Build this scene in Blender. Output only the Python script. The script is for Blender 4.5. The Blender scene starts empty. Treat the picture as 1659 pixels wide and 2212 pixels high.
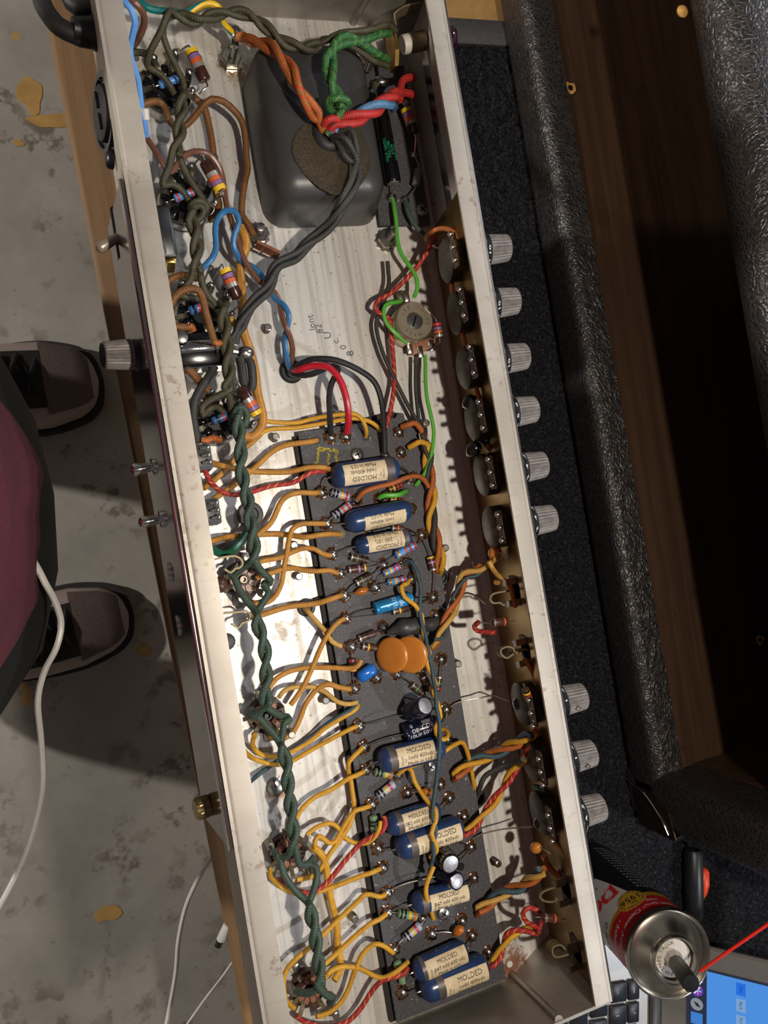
import bpy, bmesh, math, random
from mathutils import Vector, Matrix
random.seed(7)
SC = bpy.context.scene
COL = SC.collection

# ---------------------------------------------------------------- camera
F = 1650.0; CX, CY = 829.5, 1106.0          # focal length in pixels of the 1659 x 2212 frame
NAD = (270.0, 1215.0); HC = 0.395; ROLL = math.radians(10.0)   # nadir pixel, height over the chassis floor
_D = Vector((NAD[0]-CX, NAD[1]-CY, F)).normalized(); _UP = -_D
_e1 = (Vector((1, 0, 0)) - _UP*_UP.x).normalized(); _e2 = _UP.cross(_e1)
EX = _e1*math.cos(ROLL) + _e2*math.sin(ROLL); EY = -_e1*math.sin(ROLL) + _e2*math.cos(ROLL)
cam = bpy.data.cameras.new('camera'); cam_o = bpy.data.objects.new('camera', cam); COL.objects.link(cam_o)
cam.sensor_fit = 'HORIZONTAL'; cam.sensor_width = 36.0; cam.lens = F/1659.0*36.0
cam.clip_start = 0.01; cam.clip_end = 50
_M = Matrix(((EX.x, -EX.y, -EX.z, 0), (EY.x, -EY.y, -EY.z, 0), (_UP.x, -_UP.y, -_UP.z, HC), (0, 0, 0, 1)))
cam_o.matrix_world = _M
SC.camera = cam_o

# ---------------------------------------------------------------- world, lamps, exposure
SC.view_settings.view_transform = 'Standard'; SC.view_settings.look = 'None'
SC.view_settings.gamma = 1.0; SC.view_settings.exposure = 0.0; SC.view_settings.use_curve_mapping = False
w = bpy.data.worlds.new('world'); SC.world = w; w.use_nodes = True
bg = w.node_tree.nodes['Background']; bg.inputs[0].default_value = (0.75, 0.80, 1.0, 1); bg.inputs[1].default_value = 0.085
def lamp(name, loc, power, col, rad):
    l = bpy.data.lights.new(name, 'POINT'); l.energy = power; l.color = col; l.shadow_soft_size = rad
    o = bpy.data.objects.new(name, l); o.location = loc; COL.objects.link(o); return o
lamp('work_lamp', (0.148, -0.070, 0.60), 11.4, (1.0, 0.90, 0.76), 0.010)
lamp('room_lamp', (-1.25, 0.50, 0.42), 62.0, (1.0, 0.94, 0.85), 0.03)
lamp('far_lamp', (1.15, -0.95, 1.35), 48.0, (0.90, 0.94, 1.0), 0.05)
lamp('added_sheen_light', (1.60, 0.80, 1.10), 30.0, (0.86, 0.91, 1.0), 0.08)  # added light with no known source, placed to put sheen on the cabinet's top rail

# ---------------------------------------------------------------- helpers
def P(px, py, z=0.0):
    """world point at height z that the photograph shows at pixel px, py"""
    r = Vector((px-CX, py-CY, F)); t = (HC-z)/r.dot(_D)
    return Vector((t*r.dot(EX), t*r.dot(EY), z))
def PP(l): return [P(*p) for p in l]
def V(*a): return Vector(a)
def frame(d):
    d = d.normalized(); a = V(0, 0, 1) if abs(d.z) < .95 else V(1, 0, 0)
    n = (a - d*d.dot(a)).normalized(); return d, n, d.cross(n)

class MB:
    """collects shapes, then links them as one mesh object"""
    def __init__(s): s.v = []; s.f = []; s.uv = {}
    def add(s, vs, fs, uvs=None):
        b = len(s.v); s.v += [tuple(p) for p in vs]
        for i, f in enumerate(fs):
            if uvs: s.uv[len(s.f)] = uvs[i]
            s.f.append([b+k for k in f])
        return s
    def obox(s, c, h, ax=None, ch=0.0):
        c = Vector(c); X, Y, Z = ax if ax else (V(1,0,0), V(0,1,0), V(0,0,1))
        if ch <= 0:
            vs = [c+X*h[0]*i+Y*h[1]*j+Z*h[2]*k for i in (-1,1) for j in (-1,1) for k in (-1,1)]
            return s.add(vs, [(0,1,3,2),(4,6,7,5),(0,4,5,1),(2,3,7,6),(0,2,6,4),(1,5,7,3)])
        ch = min(ch, .49*2*min(h)); a, b, d = h; q = [(-a+ch,-b),(a-ch,-b),(a,-b+ch),(a,b-ch),(a-ch,b),(-a+ch,b),(-a,b-ch),(-a,-b+ch)]
        def ring(z, k): return [c+X*(x*k if 0 else x-math.copysign(k,x))+Y*(y-math.copysign(k,y))+Z*z for x, y in q]
        r = [ring(-d, ch), ring(-d+ch, 0), ring(d-ch, 0), ring(d, ch)]
        vs = sum(r, []); fs = [list(range(7,-1,-1)), list(range(24,32))]
        for l in range(3):
            for i in range(8): j=(i+1)%8; fs.append((l*8+i, l*8+j, l*8+8+j, l*8+8+i))
        return s.add(vs, fs)
    def box(s, lo, hi, ch=0.0):
        return s.obox([(a+b)/2 for a, b in zip(lo, hi)], [(b-a)/2 for a, b in zip(lo, hi)], None, ch)
    def tube(s, pts, r, seg=8, cap=True, n0=None):
        n = len(pts); rs = r if isinstance(r, (list, tuple)) else [r]*n
        T = []
        for i in range(n):
            d = pts[min(i+1, n-1)]-pts[max(i-1, 0)]; T.append(d.normalized() if d.length > 1e-9 else V(0,0,1))
        N = frame(T[0])[1] if n0 is None else n0
        vs = []; L = 0; Ls = []
        for i in range(n):
            if i: L += (pts[i]-pts[i-1]).length
            Ls.append(L)
            N = (N - T[i]*N.dot(T[i])); N = N.normalized() if N.length > 1e-6 else frame(T[i])[1]
            B = T[i].cross(N)
            vs += [pts[i] + (N*math.cos(a)+B*math.sin(a))*rs[i] for a in [2*math.pi*k/seg for k in range(seg)]]
        fs = []; uv = []
        for i in range(n-1):
            for k in range(seg):
                j = (k+1) % seg
                fs.append((i*seg+k, i*seg+j, (i+1)*seg+j, (i+1)*seg+k)); u0, u1 = k/seg, (k+1)/seg
                uv.append([(u0, Ls[i]*100), (u1, Ls[i]*100), (u1, Ls[i+1]*100), (u0, Ls[i+1]*100)])
        if cap:
            fs.append(list(range(seg-1, -1, -1))); uv.append([(0, 0)]*seg)
            fs.append([(n-1)*seg+k for k in range(seg)]); uv.append([(0, 0)]*seg)
        return s.add(vs, fs, uv)
    def lathe(s, p, axis, prof, seg=20, flute=None, closed=True):
        d, n, b = frame(axis); vs = []; fs = []; m = len(prof)
        for t, r in prof:
            for k in range(seg):
                a = 2*math.pi*k/seg; rr = r
                if flute and flute[0] <= t <= flute[1]: rr = r*(1 - flute[2]*(k % 2))
                vs.append(p + d*t + (n*math.cos(a)+b*math.sin(a))*max(rr, 1e-6))
        for i in range(m-1):
            for k in range(seg):
                j = (k+1) % seg; fs.append((i*seg+k, i*seg+j, (i+1)*seg+j, (i+1)*seg+k))
        if closed:
            fs.append(list(range(seg-1, -1, -1))); fs.append([(m-1)*seg+k for k in range(seg)])
        return s.add(vs, fs)
    def ball(s, c, r, sc=(1,1,1), seg=12, ax=None):
        X, Y, Z = ax if ax else (V(1,0,0), V(0,1,0), V(0,0,1)); vs = []; fs = []; m = max(4, seg//2)
        for i in range(m+1):
            th = math.pi*i/m
            for k in range(seg):
                a = 2*math.pi*k/seg; st = max(math.sin(th), 1e-4)
                vs.append(c + X*(r*sc[0]*st*math.cos(a)) + Y*(r*sc[1]*st*math.sin(a)) + Z*(-r*sc[2]*math.cos(th)))
        for i in range(m):
            for k in range(seg):
                j = (k+1) % seg; fs.append((i*seg+k, i*seg+j, (i+1)*seg+j, (i+1)*seg+k))
        return s.add(vs, fs)
    def prism(s, poly, z0, z1):
        n = len(poly); vs = [V(x, y, z0) for x, y in poly]+[V(x, y, z1) for x, y in poly]
        fs = [list(range(n-1, -1, -1)), list(range(n, 2*n))]+[(i, (i+1) % n, n+(i+1) % n, n+i) for i in range(n)]
        return s.add(vs, fs)
    def extr(s, poly, off):
        n = len(poly); vs = [Vector(p) for p in poly]+[Vector(p)+off for p in poly]
        fs = [list(range(n-1, -1, -1)), list(range(n, 2*n))]+[(i, (i+1) % n, n+(i+1) % n, n+i) for i in range(n)]
        return s.add(vs, fs)
    def ribbon(s, pts, wdir, wd, th):
        """strip of metal following pts, wd wide along wdir, th thick"""
        n = len(pts); vs = []; fs = []
        for i in range(n):
            t = (pts[min(i+1, n-1)]-pts[max(i-1, 0)]).normalized(); q = t.cross(wdir).normalized()
            for a, b in ((-1,-1),(1,-1),(1,1),(-1,1)): vs.append(pts[i]+wdir*(wd/2*a)+q*(th/2*b))
        for i in range(n-1):
            for k in range(4): j=(k+1)%4; fs.append((i*4+k, i*4+j, i*4+4+j, i*4+4+k))
        fs.append((3,2,1,0)); fs.append((n*4-4, n*4-3, n*4-2, n*4-1))
        return s.add(vs, fs)
    def build(s, name, mat, parent=None, ang=40, smooth=True):
        me = bpy.data.meshes.new(name)
        if parent is None:
            if s.v:
                xs = list(zip(*s.v)); o = [(min(a)+max(a))/2 for a in xs]; o[2] = min(xs[2])
            else: o = [0, 0, 0]
        else:
            r = parent
            while r.parent: r = r.parent
            o = r.location
        me.from_pydata([(a-o[0], b-o[1], c-o[2]) for a, b, c in s.v], [], s.f)
        if s.uv:
            ul = me.uv_layers.new(name='UVMap')
            for p in me.polygons:
                q = s.uv.get(p.index)
                if q:
                    for i, li in enumerate(p.loop_indices): ul.data[li].uv = q[i]
        if smooth:
            me.polygons.foreach_set('use_smooth', [True]*len(me.polygons)); me.set_sharp_from_angle(angle=math.radians(ang))
        me.materials.append(mat)
        ob = bpy.data.objects.new(name, me); COL.objects.link(ob)
        if parent is None: ob.location = o
        else: ob.parent = parent
        return ob
def tag(o, label=None, cat=None, group=None, kind=None):
    if label: o['label'] = label
    if cat: o['category'] = cat
    if group: o['group'] = group
    if kind: o['kind'] = kind
    return o
def thing(name, label, cat, loc=(0, 0, 0), group=None):
    o = bpy.data.objects.new(name, None); o.empty_display_size = .01; o.location = loc; COL.objects.link(o)
    return tag(o, label, cat, group)
def spline(pts, step=0.0025):
    """Catmull-Rom curve through pts"""
    if len(pts) < 3: return [Vector(p) for p in pts]
    q = [pts[0]*2-pts[1]]+list(pts)+[pts[-1]*2-pts[-2]]; out = []
    for i in range(1, len(q)-2):
        a, b, c, d = q[i-1], q[i], q[i+1], q[i+2]; n = max(2, int((c-b).length/step))
        for k in range(n):
            t = k/n
            out.append(.5*((2*b)+(c-a)*t+(2*a-5*b+4*c-d)*t*t+(3*b-a-3*c+d)*t**3))
    out.append(Vector(pts[-1])); return out

# ---------------------------------------------------------------- lettering
_txt = {}
def glyphs(s, bold=0.0):
    k_ = s; s = (s, bold)
    if s not in _txt:
        c = bpy.data.curves.new('lettering', 'FONT'); c.body = k_; c.offset = bold; c.size = 1.0; c.resolution_u = 2
        c.align_x = 'CENTER'; c.align_y = 'CENTER'
        o = bpy.data.objects.new('lettering', c)
        me = bpy.data.meshes.new_from_object(o)
        _txt[s] = ([tuple(v.co) for v in me.vertices], [list(p.vertices) for p in me.polygons])
        bpy.data.objects.remove(o); bpy.data.meshes.remove(me); bpy.data.curves.remove(c)
    return _txt[s]
def text_flat(mb, s, c, x, y, size, sx=1.0, bold=0.0):
    v, f = glyphs(s, bold); mb.add([c + x*(a*size*sx) + y*(b*size) for a, b, _ in v], f)
def text_cyl(mb, s, p, d, up, R, size, t0, phi0, rot=0, sx=1.0, bold=0.0):
    """lettering wrapped on a cylinder (axis d through p, phi measured from up); centre at t0 along the axis"""
    b = d.cross(up); v, f = glyphs(s, bold); cr, sr = math.cos(rot), math.sin(rot); vs = []
    for a, q, _ in v:
        a *= size*sx; q *= size; u = a*cr-q*sr; w_ = a*sr+q*cr; ph = phi0 - w_/R
        vs.append(p + d*(t0+u) + (up*math.cos(ph)+b*math.sin(ph))*R)
    mb.add(vs, f)

# ---------------------------------------------------------------- materials
_mats = {}
def C(h):
    """sRGB hex to linear"""
    r = [int(h[i:i+2], 16)/255 for i in (0, 2, 4)]
    return tuple((x/12.92 if x <= .04045 else ((x+.055)/1.055)**2.4) for x in r)+(1,)
class NT:
    def __init__(s, name):
        s.m = bpy.data.materials.new(name); s.m.use_nodes = True; s.t = s.m.node_tree; s.b = s.t.nodes['Principled BSDF']
    def n(s, typ, **kw):
        x = s.t.nodes.new(typ)
        for k, v in kw.items():
            if k in x.inputs.keys() if isinstance(k, str) else False: x.inputs[k].default_value = v
            else: setattr(x, k, v)
        return x
    def l(s, a, b): s.t.links.new(a, b)
    def coord(s, sc=(1,1,1), src='Object', rot=(0,0,0)):
        c = s.n('ShaderNodeTexCoord'); m = s.n('ShaderNodeMapping'); s.l(c.outputs[src], m.inputs[0])
        m.inputs['Scale'].default_value = sc; m.inputs['Rotation'].default_value = rot; return m.outputs[0]
    def noise(s, vec, scale, detail=3, rough=.55, dist=0):
        x = s.n('ShaderNodeTexNoise'); s.l(vec, x.inputs['Vector']); x.inputs['Scale'].default_value = scale
        x.inputs['Detail'].default_value = detail; x.inputs['Roughness'].default_value = rough; x.inputs['Distortion'].default_value = dist
        return x.outputs['Fac']
    def ramp(s, fac, stops):
        r = s.n('ShaderNodeValToRGB'); s.l(fac, r.inputs[0]); e = r.color_ramp.elements
        while len(e) < len(stops): e.new(.5)
        for i, (p, c) in enumerate(stops): e[i].position = p; e[i].color = c if not isinstance(c, (int, float)) else (c, c, c, 1)
        return r.outputs[0]
    def mix(s, fac, a, b):
        m = s.n('ShaderNodeMix', data_type='RGBA')
        for i, x in ((0, fac), (6, a), (7, b)):
            if hasattr(x, 'links'): s.l(x, m.inputs[i])
            else: m.inputs[i].default_value = x
        return m.outputs[2]
    def math(s, op, a, b=None):
        m = s.n('ShaderNodeMath', operation=op)
        for i, x in ((0, a), (1, b)):
            if x is None: continue
            if hasattr(x, 'links'): s.l(x, m.inputs[i])
            else: m.inputs[i].default_value = x
        return m.outputs[0]
    def bump(s, h, strength, dist=.001):
        b = s.n('ShaderNodeBump'); s.l(h, b.inputs['Height']); b.inputs['Strength'].default_value = strength; b.inputs['Distance'].default_value = dist
        s.l(b.outputs[0], s.b.inputs['Normal'])
    def set(s, col=None, rough=None, metal=None, spec=None):
        for k, x in (('Base Color', col), ('Roughness', rough), ('Metallic', metal), ('Specular IOR Level', spec)):
            if x is None: continue
            if hasattr(x, 'links'): s.l(x, s.b.inputs[k])
            else: s.b.inputs[k].default_value = x
        return s.m
def plain(name, hexc, rough=.5, metal=0.0, var=.12, scale=300, bump=0, spec=None):
    """one colour with faint grain"""
    if name in _mats: return _mats[name]
    t = NT(name); c = C(hexc); v = t.coord(); f = t.noise(v, scale)
    d = tuple(x*(1-var) for x in c[:3])+(1,); e = tuple(min(1, x*(1+var)) for x in c[:3])+(1,)
    col = t.ramp(f, [(.3, d), (.7, e)])
    if bump: t.bump(f, bump, .0005)
    _mats[name] = t.set(col, rough, metal, spec); return _mats[name]
def cloth(name, hexc, hexd, fleck=None, amt=.5):
    """waxed woven insulation: braid from the tube's own UV"""
    if name in _mats: return _mats[name]
    t = NT(name); uv = t.n('ShaderNodeTexCoord').outputs['UV']; sp = t.n('ShaderNodeSeparateXYZ'); t.l(uv, sp.inputs[0])
    u = t.math('MULTIPLY', sp.outputs[0], 2*math.pi*4); vv = t.math('MULTIPLY', sp.outputs[1], 2*math.pi*5.0)
    a = t.math('SINE', t.math('ADD', u, vv)); b = t.math('SINE', t.math('SUBTRACT', u, vv)); w_ = t.math('MULTIPLY', a, b)
    h = t.math('ADD', t.math('MULTIPLY', w_, .5), .5); o = t.coord(); nz = t.noise(o, 260, 4, .7)
    k = t.math('ADD', t.math('MULTIPLY', h, .45), t.math('MULTIPLY', nz, .65))
    col = t.ramp(k, [(.28, C(hexd)), (.72, C(hexc))])
    if fleck:
        g = t.math('GREATER_THAN', t.math('SINE', t.math('ADD', t.math('MULTIPLY', sp.outputs[0], 2*math.pi*2), t.math('MULTIPLY', sp.outputs[1], 2*math.pi*2.2))), amt)
        g2 = t.math('MULTIPLY', g, t.math('GREATER_THAN', a, -.2)); col = t.mix(g2, col, C(fleck))
    st = t.noise(o, 45, 2); col = t.mix(t.math('MULTIPLY', t.math('GREATER_THAN', st, .66), .35), col, C(hexd))
    t.bump(t.math('ADD', h, t.math('MULTIPLY', nz, .8)), .55, .0004)
    _mats[name] = t.set(col, .58, 0); return _mats[name]
# ---------------------------------------------------------------- materials in use
def m_alu():
    t = NT('brushed_aluminium'); v = t.coord((1,1,1)); s = t.coord((260,7,60)); f = t.noise(s, 1, 4, .6)
    st = t.noise(v, 26, 5, .65); sp = t.noise(v, 420, 2, .5)
    c = t.ramp(f, [(.30, C('a4a09b')), (.52, C('d0cdc8')), (.75, C('e0ddd9'))])
    c = t.mix(t.ramp(st, [(.56, 0), (.72, .55)]), c, C('b5a68c'))
    c = t.mix(t.ramp(sp, [(.66, 0), (.72, .7)]), c, C('6f604c'))
    n1 = t.noise(v, 150, 5, .75); o_ = t.coord()
    for px, py, r, hx, k in ((497,142,.013,'8a6a3c',.8),(1100,2082,.017,'7a431c',.9),(612,1368,.011,'4a3420',.75),(597,1701,.007,'9a6a22',.8),(620,1215,.022,'7d6a50',.6),(905,575,.014,'a38a60',.55),(488,1300,.016,'6a5844',.6),(345,150,.02,'8d7850',.5),(540,1010,.02,'7a6e60',.5)):
        p = P(px, py, 0)-V(.11, 0, -.002); dn = t.n('ShaderNodeVectorMath', operation='DISTANCE'); t.l(o_, dn.inputs[0]); dn.inputs[1].default_value = p
        m_ = t.math('ADD', t.math('DIVIDE', dn.outputs['Value'], r), t.math('MULTIPLY', t.math('SUBTRACT', n1, .5), -3.2))
        c = t.mix(t.math('MULTIPLY', t.ramp(m_, [(.25, 1), (.75, 0)]), k), c, C(hx))
    t.bump(f, .10, .0004)
    return t.set(c, t.ramp(f, [(.2, .46), (.8, .34)]), .28)
ALU = m_alu()
def m_lip():
    t = NT('spotted_galvanised_steel'); v = t.coord(); s = t.coord((14, 200, 60)); f = t.noise(v, 16, 4, .6); g = t.noise(v, 240, 3, .6); b = t.noise(v, 42, 2, .5); k = t.noise(s, 1, 3, .6)
    c = t.ramp(f, [(.3, C('9c958b')), (.7, C('bbb4aa'))])
    c = t.mix(t.math('MULTIPLY', t.ramp(g, [(.56, 0), (.62, 1)]), t.ramp(b, [(.52, 0), (.66, .45)])), c, C('6a4c39'))
    c = t.mix(t.ramp(k, [(.60, 0), (.75, .3)]), c, C('7d7770'))
    t.bump(g, .08, .0004)
    return t.set(c, .50, .35)
LIP = m_lip()
STEEL = plain('bolt_steel', 'b9b6ae', .28, 1.0, .15, 500)
CHROME = plain('chrome', 'd6d2cc', .10, 1.0, .06, 200)
DARKCHROME = plain('polished_back_panel', '8e8a88', .16, 1.0, .1, 120)
SOLDER = plain('solder', 'b8b6b2', .24, 1.0, .14, 400, .12)
LEAD = plain('tinned_lead_wire', 'b4afa6', .30, 1.0, .15, 600)
BRASS = plain('tarnished_brass', '8a6f3c', .36, 1.0, .25, 90)
BRASSL = plain('bright_brass', 'c9a45a', .28, 1.0, .2, 200)
RUSTY = plain('dark_tinned_tag', '6f665c', .42, .9, .3, 500)
def m_flux():
    t = NT('burnt_flux'); v = t.coord(); f = t.noise(v, 900, 3, .6)
    return t.set(t.ramp(f, [(.35, C('1a0d06')), (.55, C('5b3216')), (.72, C('b0853f'))]), .16, .1)
FLUX = m_flux()
def m_board():
    t = NT('black_fibre_board'); v = t.coord(); f = t.noise(v, 900, 3, .7); g = t.noise(v, 30, 3); sp = t.noise(v, 350, 2)
    c = t.ramp(f, [(.3, C('2c2b2f')), (.7, C('525156'))]); c = t.mix(t.ramp(g, [(.4, 0), (.8, .4)]), c, C('37363a'))
    c = t.mix(t.ramp(sp, [(.70, 0), (.73, .6)]), c, C('9b9aa0')); t.bump(f, .22, .0004)
    return t.set(c, .62, 0)
BOARD = m_board()
BOARDEDGE = plain('board_edge', '1d1a18', .7, 0, .3, 300)
def m_enamel():
    t = NT('black_transformer_enamel'); v = t.coord(); f = t.noise(v, 700, 2, .5); g = t.noise(v, 12, 3)
    t.bump(f, .10, .0003)
    return t.set(t.ramp(g, [(.3, C('3a393a')), (.75, C('504e4d'))]), t.ramp(f, [(.3, .34), (.8, .44)]), .25)
ENAMEL = m_enamel()
def m_varnish():
    t = NT('sticky_brown_varnish'); v = t.coord(); f = t.noise(v, 1500, 3, .7)
    t.bump(f, .9, .001)
    return t.set(t.ramp(f, [(.35, C('2a241b')), (.7, C('54462f'))]), .20, .0)
VARNISH = m_varnish()
BLACKGLOSS = plain('black_gloss', '0e0e10', .16, 0, .2, 200)
BLACKMATT = plain('black_phenolic', '17171a', .36, 0, .3, 300, .05)
RUBBER = plain('black_rubber', '1d1d1f', .55, 0, .25, 400, .1)
GREYRUBBER = plain('grey_rubber', '4c4a4c', .6, 0, .2, 400, .1)
def m_capblue():
    t = NT('blue_moulded_case'); v = t.coord(); f = t.noise(v, 60, 3)
    return t.set(t.ramp(f, [(.3, C('1f3055')), (.7, C('2e4572'))]), .26, 0)
CAPBLUE = m_capblue()
NAVY = plain('navy_sleeve', '15182f', .22, 0, .2, 100)
CANTOP = plain('aluminium_can_top', 'b9b9c0', .4, .7, .15, 700, .2)
CANBLUE = plain('bright_blue_foil', '2c86c4', .26, .35, .22, 90)
def m_label():
    t = NT('aged_cream_label'); v = t.coord(); f = t.noise(v, 140, 4, .65); g = t.noise(v, 330, 2)
    c = t.ramp(f, [(.3, C('c3ae8a')), (.6, C('d6c5a4'))]); c = t.mix(t.ramp(g, [(.62, 0), (.7, .35)]), c, C('8f8672'))
    return t.set(c, .6, 0)
LABEL = m_label()
INK = plain('printed_ink', '191614', .6, 0, .1)
WHITEINK = plain('white_print', 'd8d8da', .5, 0, .05)
GREENINK = plain('green_print', '1fa36b', .5, 0, .1)
CAPBAND = plain('grey_foil_band', '5b5250', .42, .3, .25, 160)
DISC = plain('orange_ceramic', 'b8722a', .30, 0, .12, 70)
DROP = plain('brown_orange_dip', 'a55f1e', .22, 0, .25, 130)
DIPBLUE = plain('blue_dip', '1a66c0', .25, 0, .1, 60)
SHRINK = plain('black_heatshrink', '38383a', .42, 0, .2, 120, .05)
CARBON = plain('brown_resistor_body', '4a3025', .34, 0, .3, 700)
CARBONBIG = plain('dark_brown_resistor_body', '3a221b', .18, 0, .45, 500)
FILMBLUE = plain('light_blue_resistor_body', '5a93d8', .32, 0, .06)
FILMDARK = plain('slate_blue_resistor_body', '3c5f8c', .25, 0, .1)
FILMGREY = plain('lilac_grey_resistor_body', 'a3a5bb', .38, 0, .06)
FILMGREEN = plain('sage_green_resistor_body', '74946c', .36, 0, .08)
GREYTUBE = plain('grey_diode_body', '8f8a83', .40, .5, .2, 400)
BANDS = dict(k=plain('black_band', '141316', .4), y=plain('yellow_band', 'dcb421', .4), v=plain('violet_band', '7d5a86', .4), o=plain('orange_band', 'c3582b', .4),
    r=plain('red_band', 'b82b31', .4), s=plain('silver_band', 'aaa7a2', .35, .6), g=plain('gold_band', 'b58a3a', .35, .6), n=plain('brown_band', '5a2f20', .4), e=plain('green_band', '4c7a4b', .4), p=plain('pink_violet_band', 'b07ab8', .4))
# insulation
YEL = cloth('yellow_cloth', 'd9a42c', 'a3701a'); YELP = cloth('pale_yellow_cloth', 'cfa453', '9b7534'); OCH = cloth('ochre_cloth', 'c58c38', '8c5c22')
BRN = cloth('brown_cloth', '7d5124', '4d2f14'); ORB = cloth('orange_brown_cloth', 'b8652a', '7d3f1a'); GRN = cloth('dark_green_cloth', '415447', '232f28')
OLV = cloth('olive_black_cloth', '4a452c', '23201a'); GRB = cloth('bright_green_cloth', '2f6b33', '1b3d22', '5a7a30', .75); BLK = cloth('black_cloth', '3a3936', '1a1a1a')
RED = cloth('red_flecked_cloth', 'b02a2c', '7a1d1f', 'cf7a45', .6); REDT = cloth('red_cloth', 'c4302a', '8a1f1c'); BLU = cloth('dark_blue_cloth', '3d5661', '20313a'); BLT = cloth('pale_blue_cloth', '5a8ab0', '3a5f85')
ORR = cloth('orange_red_cloth', 'a8651f', '7a4015', 'b8362a', .2)
PBLU = plain('blue_pvc', '2f6796', .30, 0, .06); PLBL = plain('light_blue_pvc', '5b93d6', .35, 0, .05); PBRN = plain('brown_pvc', '6a4636', .32, 0, .1)
PBLK = plain('black_pvc', '232326', .30, 0, .15); PRED = plain('red_pvc', 'b01d2e', .30, 0, .06); PGRN = plain('green_pvc', '55a63a', .35, 0, .06); PDGR = plain('dark_green_pvc', '1f5c45', .30, 0, .1)
def m_earth():
    t = NT('green_yellow_pvc'); uv = t.n('ShaderNodeTexCoord').outputs['UV']; sp = t.n('ShaderNodeSeparateXYZ'); t.l(uv, sp.inputs[0])
    x = t.math('FRACT', t.math('ADD', t.math('ADD', sp.outputs[0], t.math('MULTIPLY', sp.outputs[1], .13)), .12)); g = t.math('GREATER_THAN', x, .5)
    return t.set(t.mix(g, C('0f6a6a'), C('e0b416')), .3, 0)
EARTH = m_earth()
WHITEC = plain('white_cable', 'cfcbc6', .42, 0, .04)
def m_wood(name, a, b, sc=(60, 3, 60), r=.62, dark='2a1a0e'):
    t = NT(name); v = t.coord(sc); f = t.noise(v, 1, 5, .65, .6); g = t.noise(t.coord(), 40, 4, .7)
    c = t.ramp(f, [(.28, C(a)), (.72, C(b))]); c = t.mix(t.ramp(g, [(.62, 0), (.75, .6)]), c, C(dark)); t.bump(f, .35, .001)
    return t.set(c, r, 0)
WOODB = m_wood('worn_bench_wood', '644930', '97744c', (70, 2.5, 70))
PLY = m_wood('plywood', 'a8814f', 'c39a63', (60, 60, 3), .6, '7a5a32')
CABIN = m_wood('dark_stained_cabinet_wood', '2b1d12', '4a3323', (90, 4, 90), .45, '120b06')
def m_tolex():
    t = NT('black_grained_vinyl'); v = t.coord(); x = t.n('ShaderNodeTexVoronoi', feature='DISTANCE_TO_EDGE'); nz = t.n('ShaderNodeTexNoise'); t.l(v, nz.inputs['Vector']); nz.inputs['Scale'].default_value = 90
    mv = t.n('ShaderNodeMix', data_type='VECTOR'); mv.inputs[0].default_value = .018; t.l(v, mv.inputs[4]); t.l(nz.outputs['Color'], mv.inputs[5])
    t.l(mv.outputs[1], x.inputs['Vector']); x.inputs['Scale'].default_value = 270
    h = t.ramp(x.outputs['Distance'], [(0.0, 0.0), (.25, 1.0)]); fine = t.noise(v, 1400, 2)
    t.bump(t.math('ADD', h, t.math('MULTIPLY', fine, .15)), .55, .0006)
    return t.set(t.ramp(h, [(0, C('3a3129')), (.5, C('1c1c20'))]), .40, 0, .75)
TOLEX = m_tolex()
def m_carpet():
    t = NT('black_loop_carpet'); v = t.coord(); f = t.noise(v, 420, 3, .6)
    t.bump(f, 1.0, .003); return t.set(t.ramp(f, [(.33, C('0d0d10')), (.60, C('29292e')), (.78, C('5c5b64'))]), .85, 0, .15)
CARPET = m_carpet()
def m_floor():
    t = NT('worn_painted_concrete'); v = t.coord(); f = t.noise(v, 5, 5, .6); g = t.noise(v, 34, 5, .62); k = t.noise(v, 11, 3, .5); q = t.noise(v, 95, 4, .7); y = t.noise(t.coord((1,1,1),'Object',(0,0,1)), 14, 3, .5)
    c = t.ramp(f, [(.3, C('84807a')), (.7, C('aca69e'))])
    c = t.mix(t.math('MULTIPLY', t.ramp(g, [(.54, 0), (.62, 1)]), t.ramp(k, [(.42, 0), (.62, .8)])), c, C('5f5444'))
    c = t.mix(t.ramp(q, [(.66, 0), (.72, .6)]), c, C('4a4238')); c = t.mix(t.ramp(y, [(.70, 0), (.71, .85)]), c, C('b58f4c'))
    t.bump(q, .12, .002); return t.set(c, .62, 0)
FLOORM = m_floor()
KNOBG = plain('grey_bakelite_knob', '6d6866', .42, 0, .3, 300)
SKIRT = plain('black_knob_skirt', '16161a', .30, 0, .2, 200)
WAFER = plain('brown_phenolic_wafer', '8a5a45', .5, 0, .25, 500, .1); WAFERD = plain('dark_brown_wafer', '3d2a24', .5, 0, .25, 400)
TAN = plain('tan_spring_metal', '75694f', .5, .45, .15, 300)
ALUD = plain('grey_end_plate', '8b867d', .45, .5, .15, 60)
WHITEP = plain('white_ceramic', 'cbc5bd', .4, 0, .06)
RUST = plain('rust_stain', '7a4a24', .8, 0, .4, 400)
JEWEL = plain('purple_jewel', '2a0d22', .08, 0, .2, 100)

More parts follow.
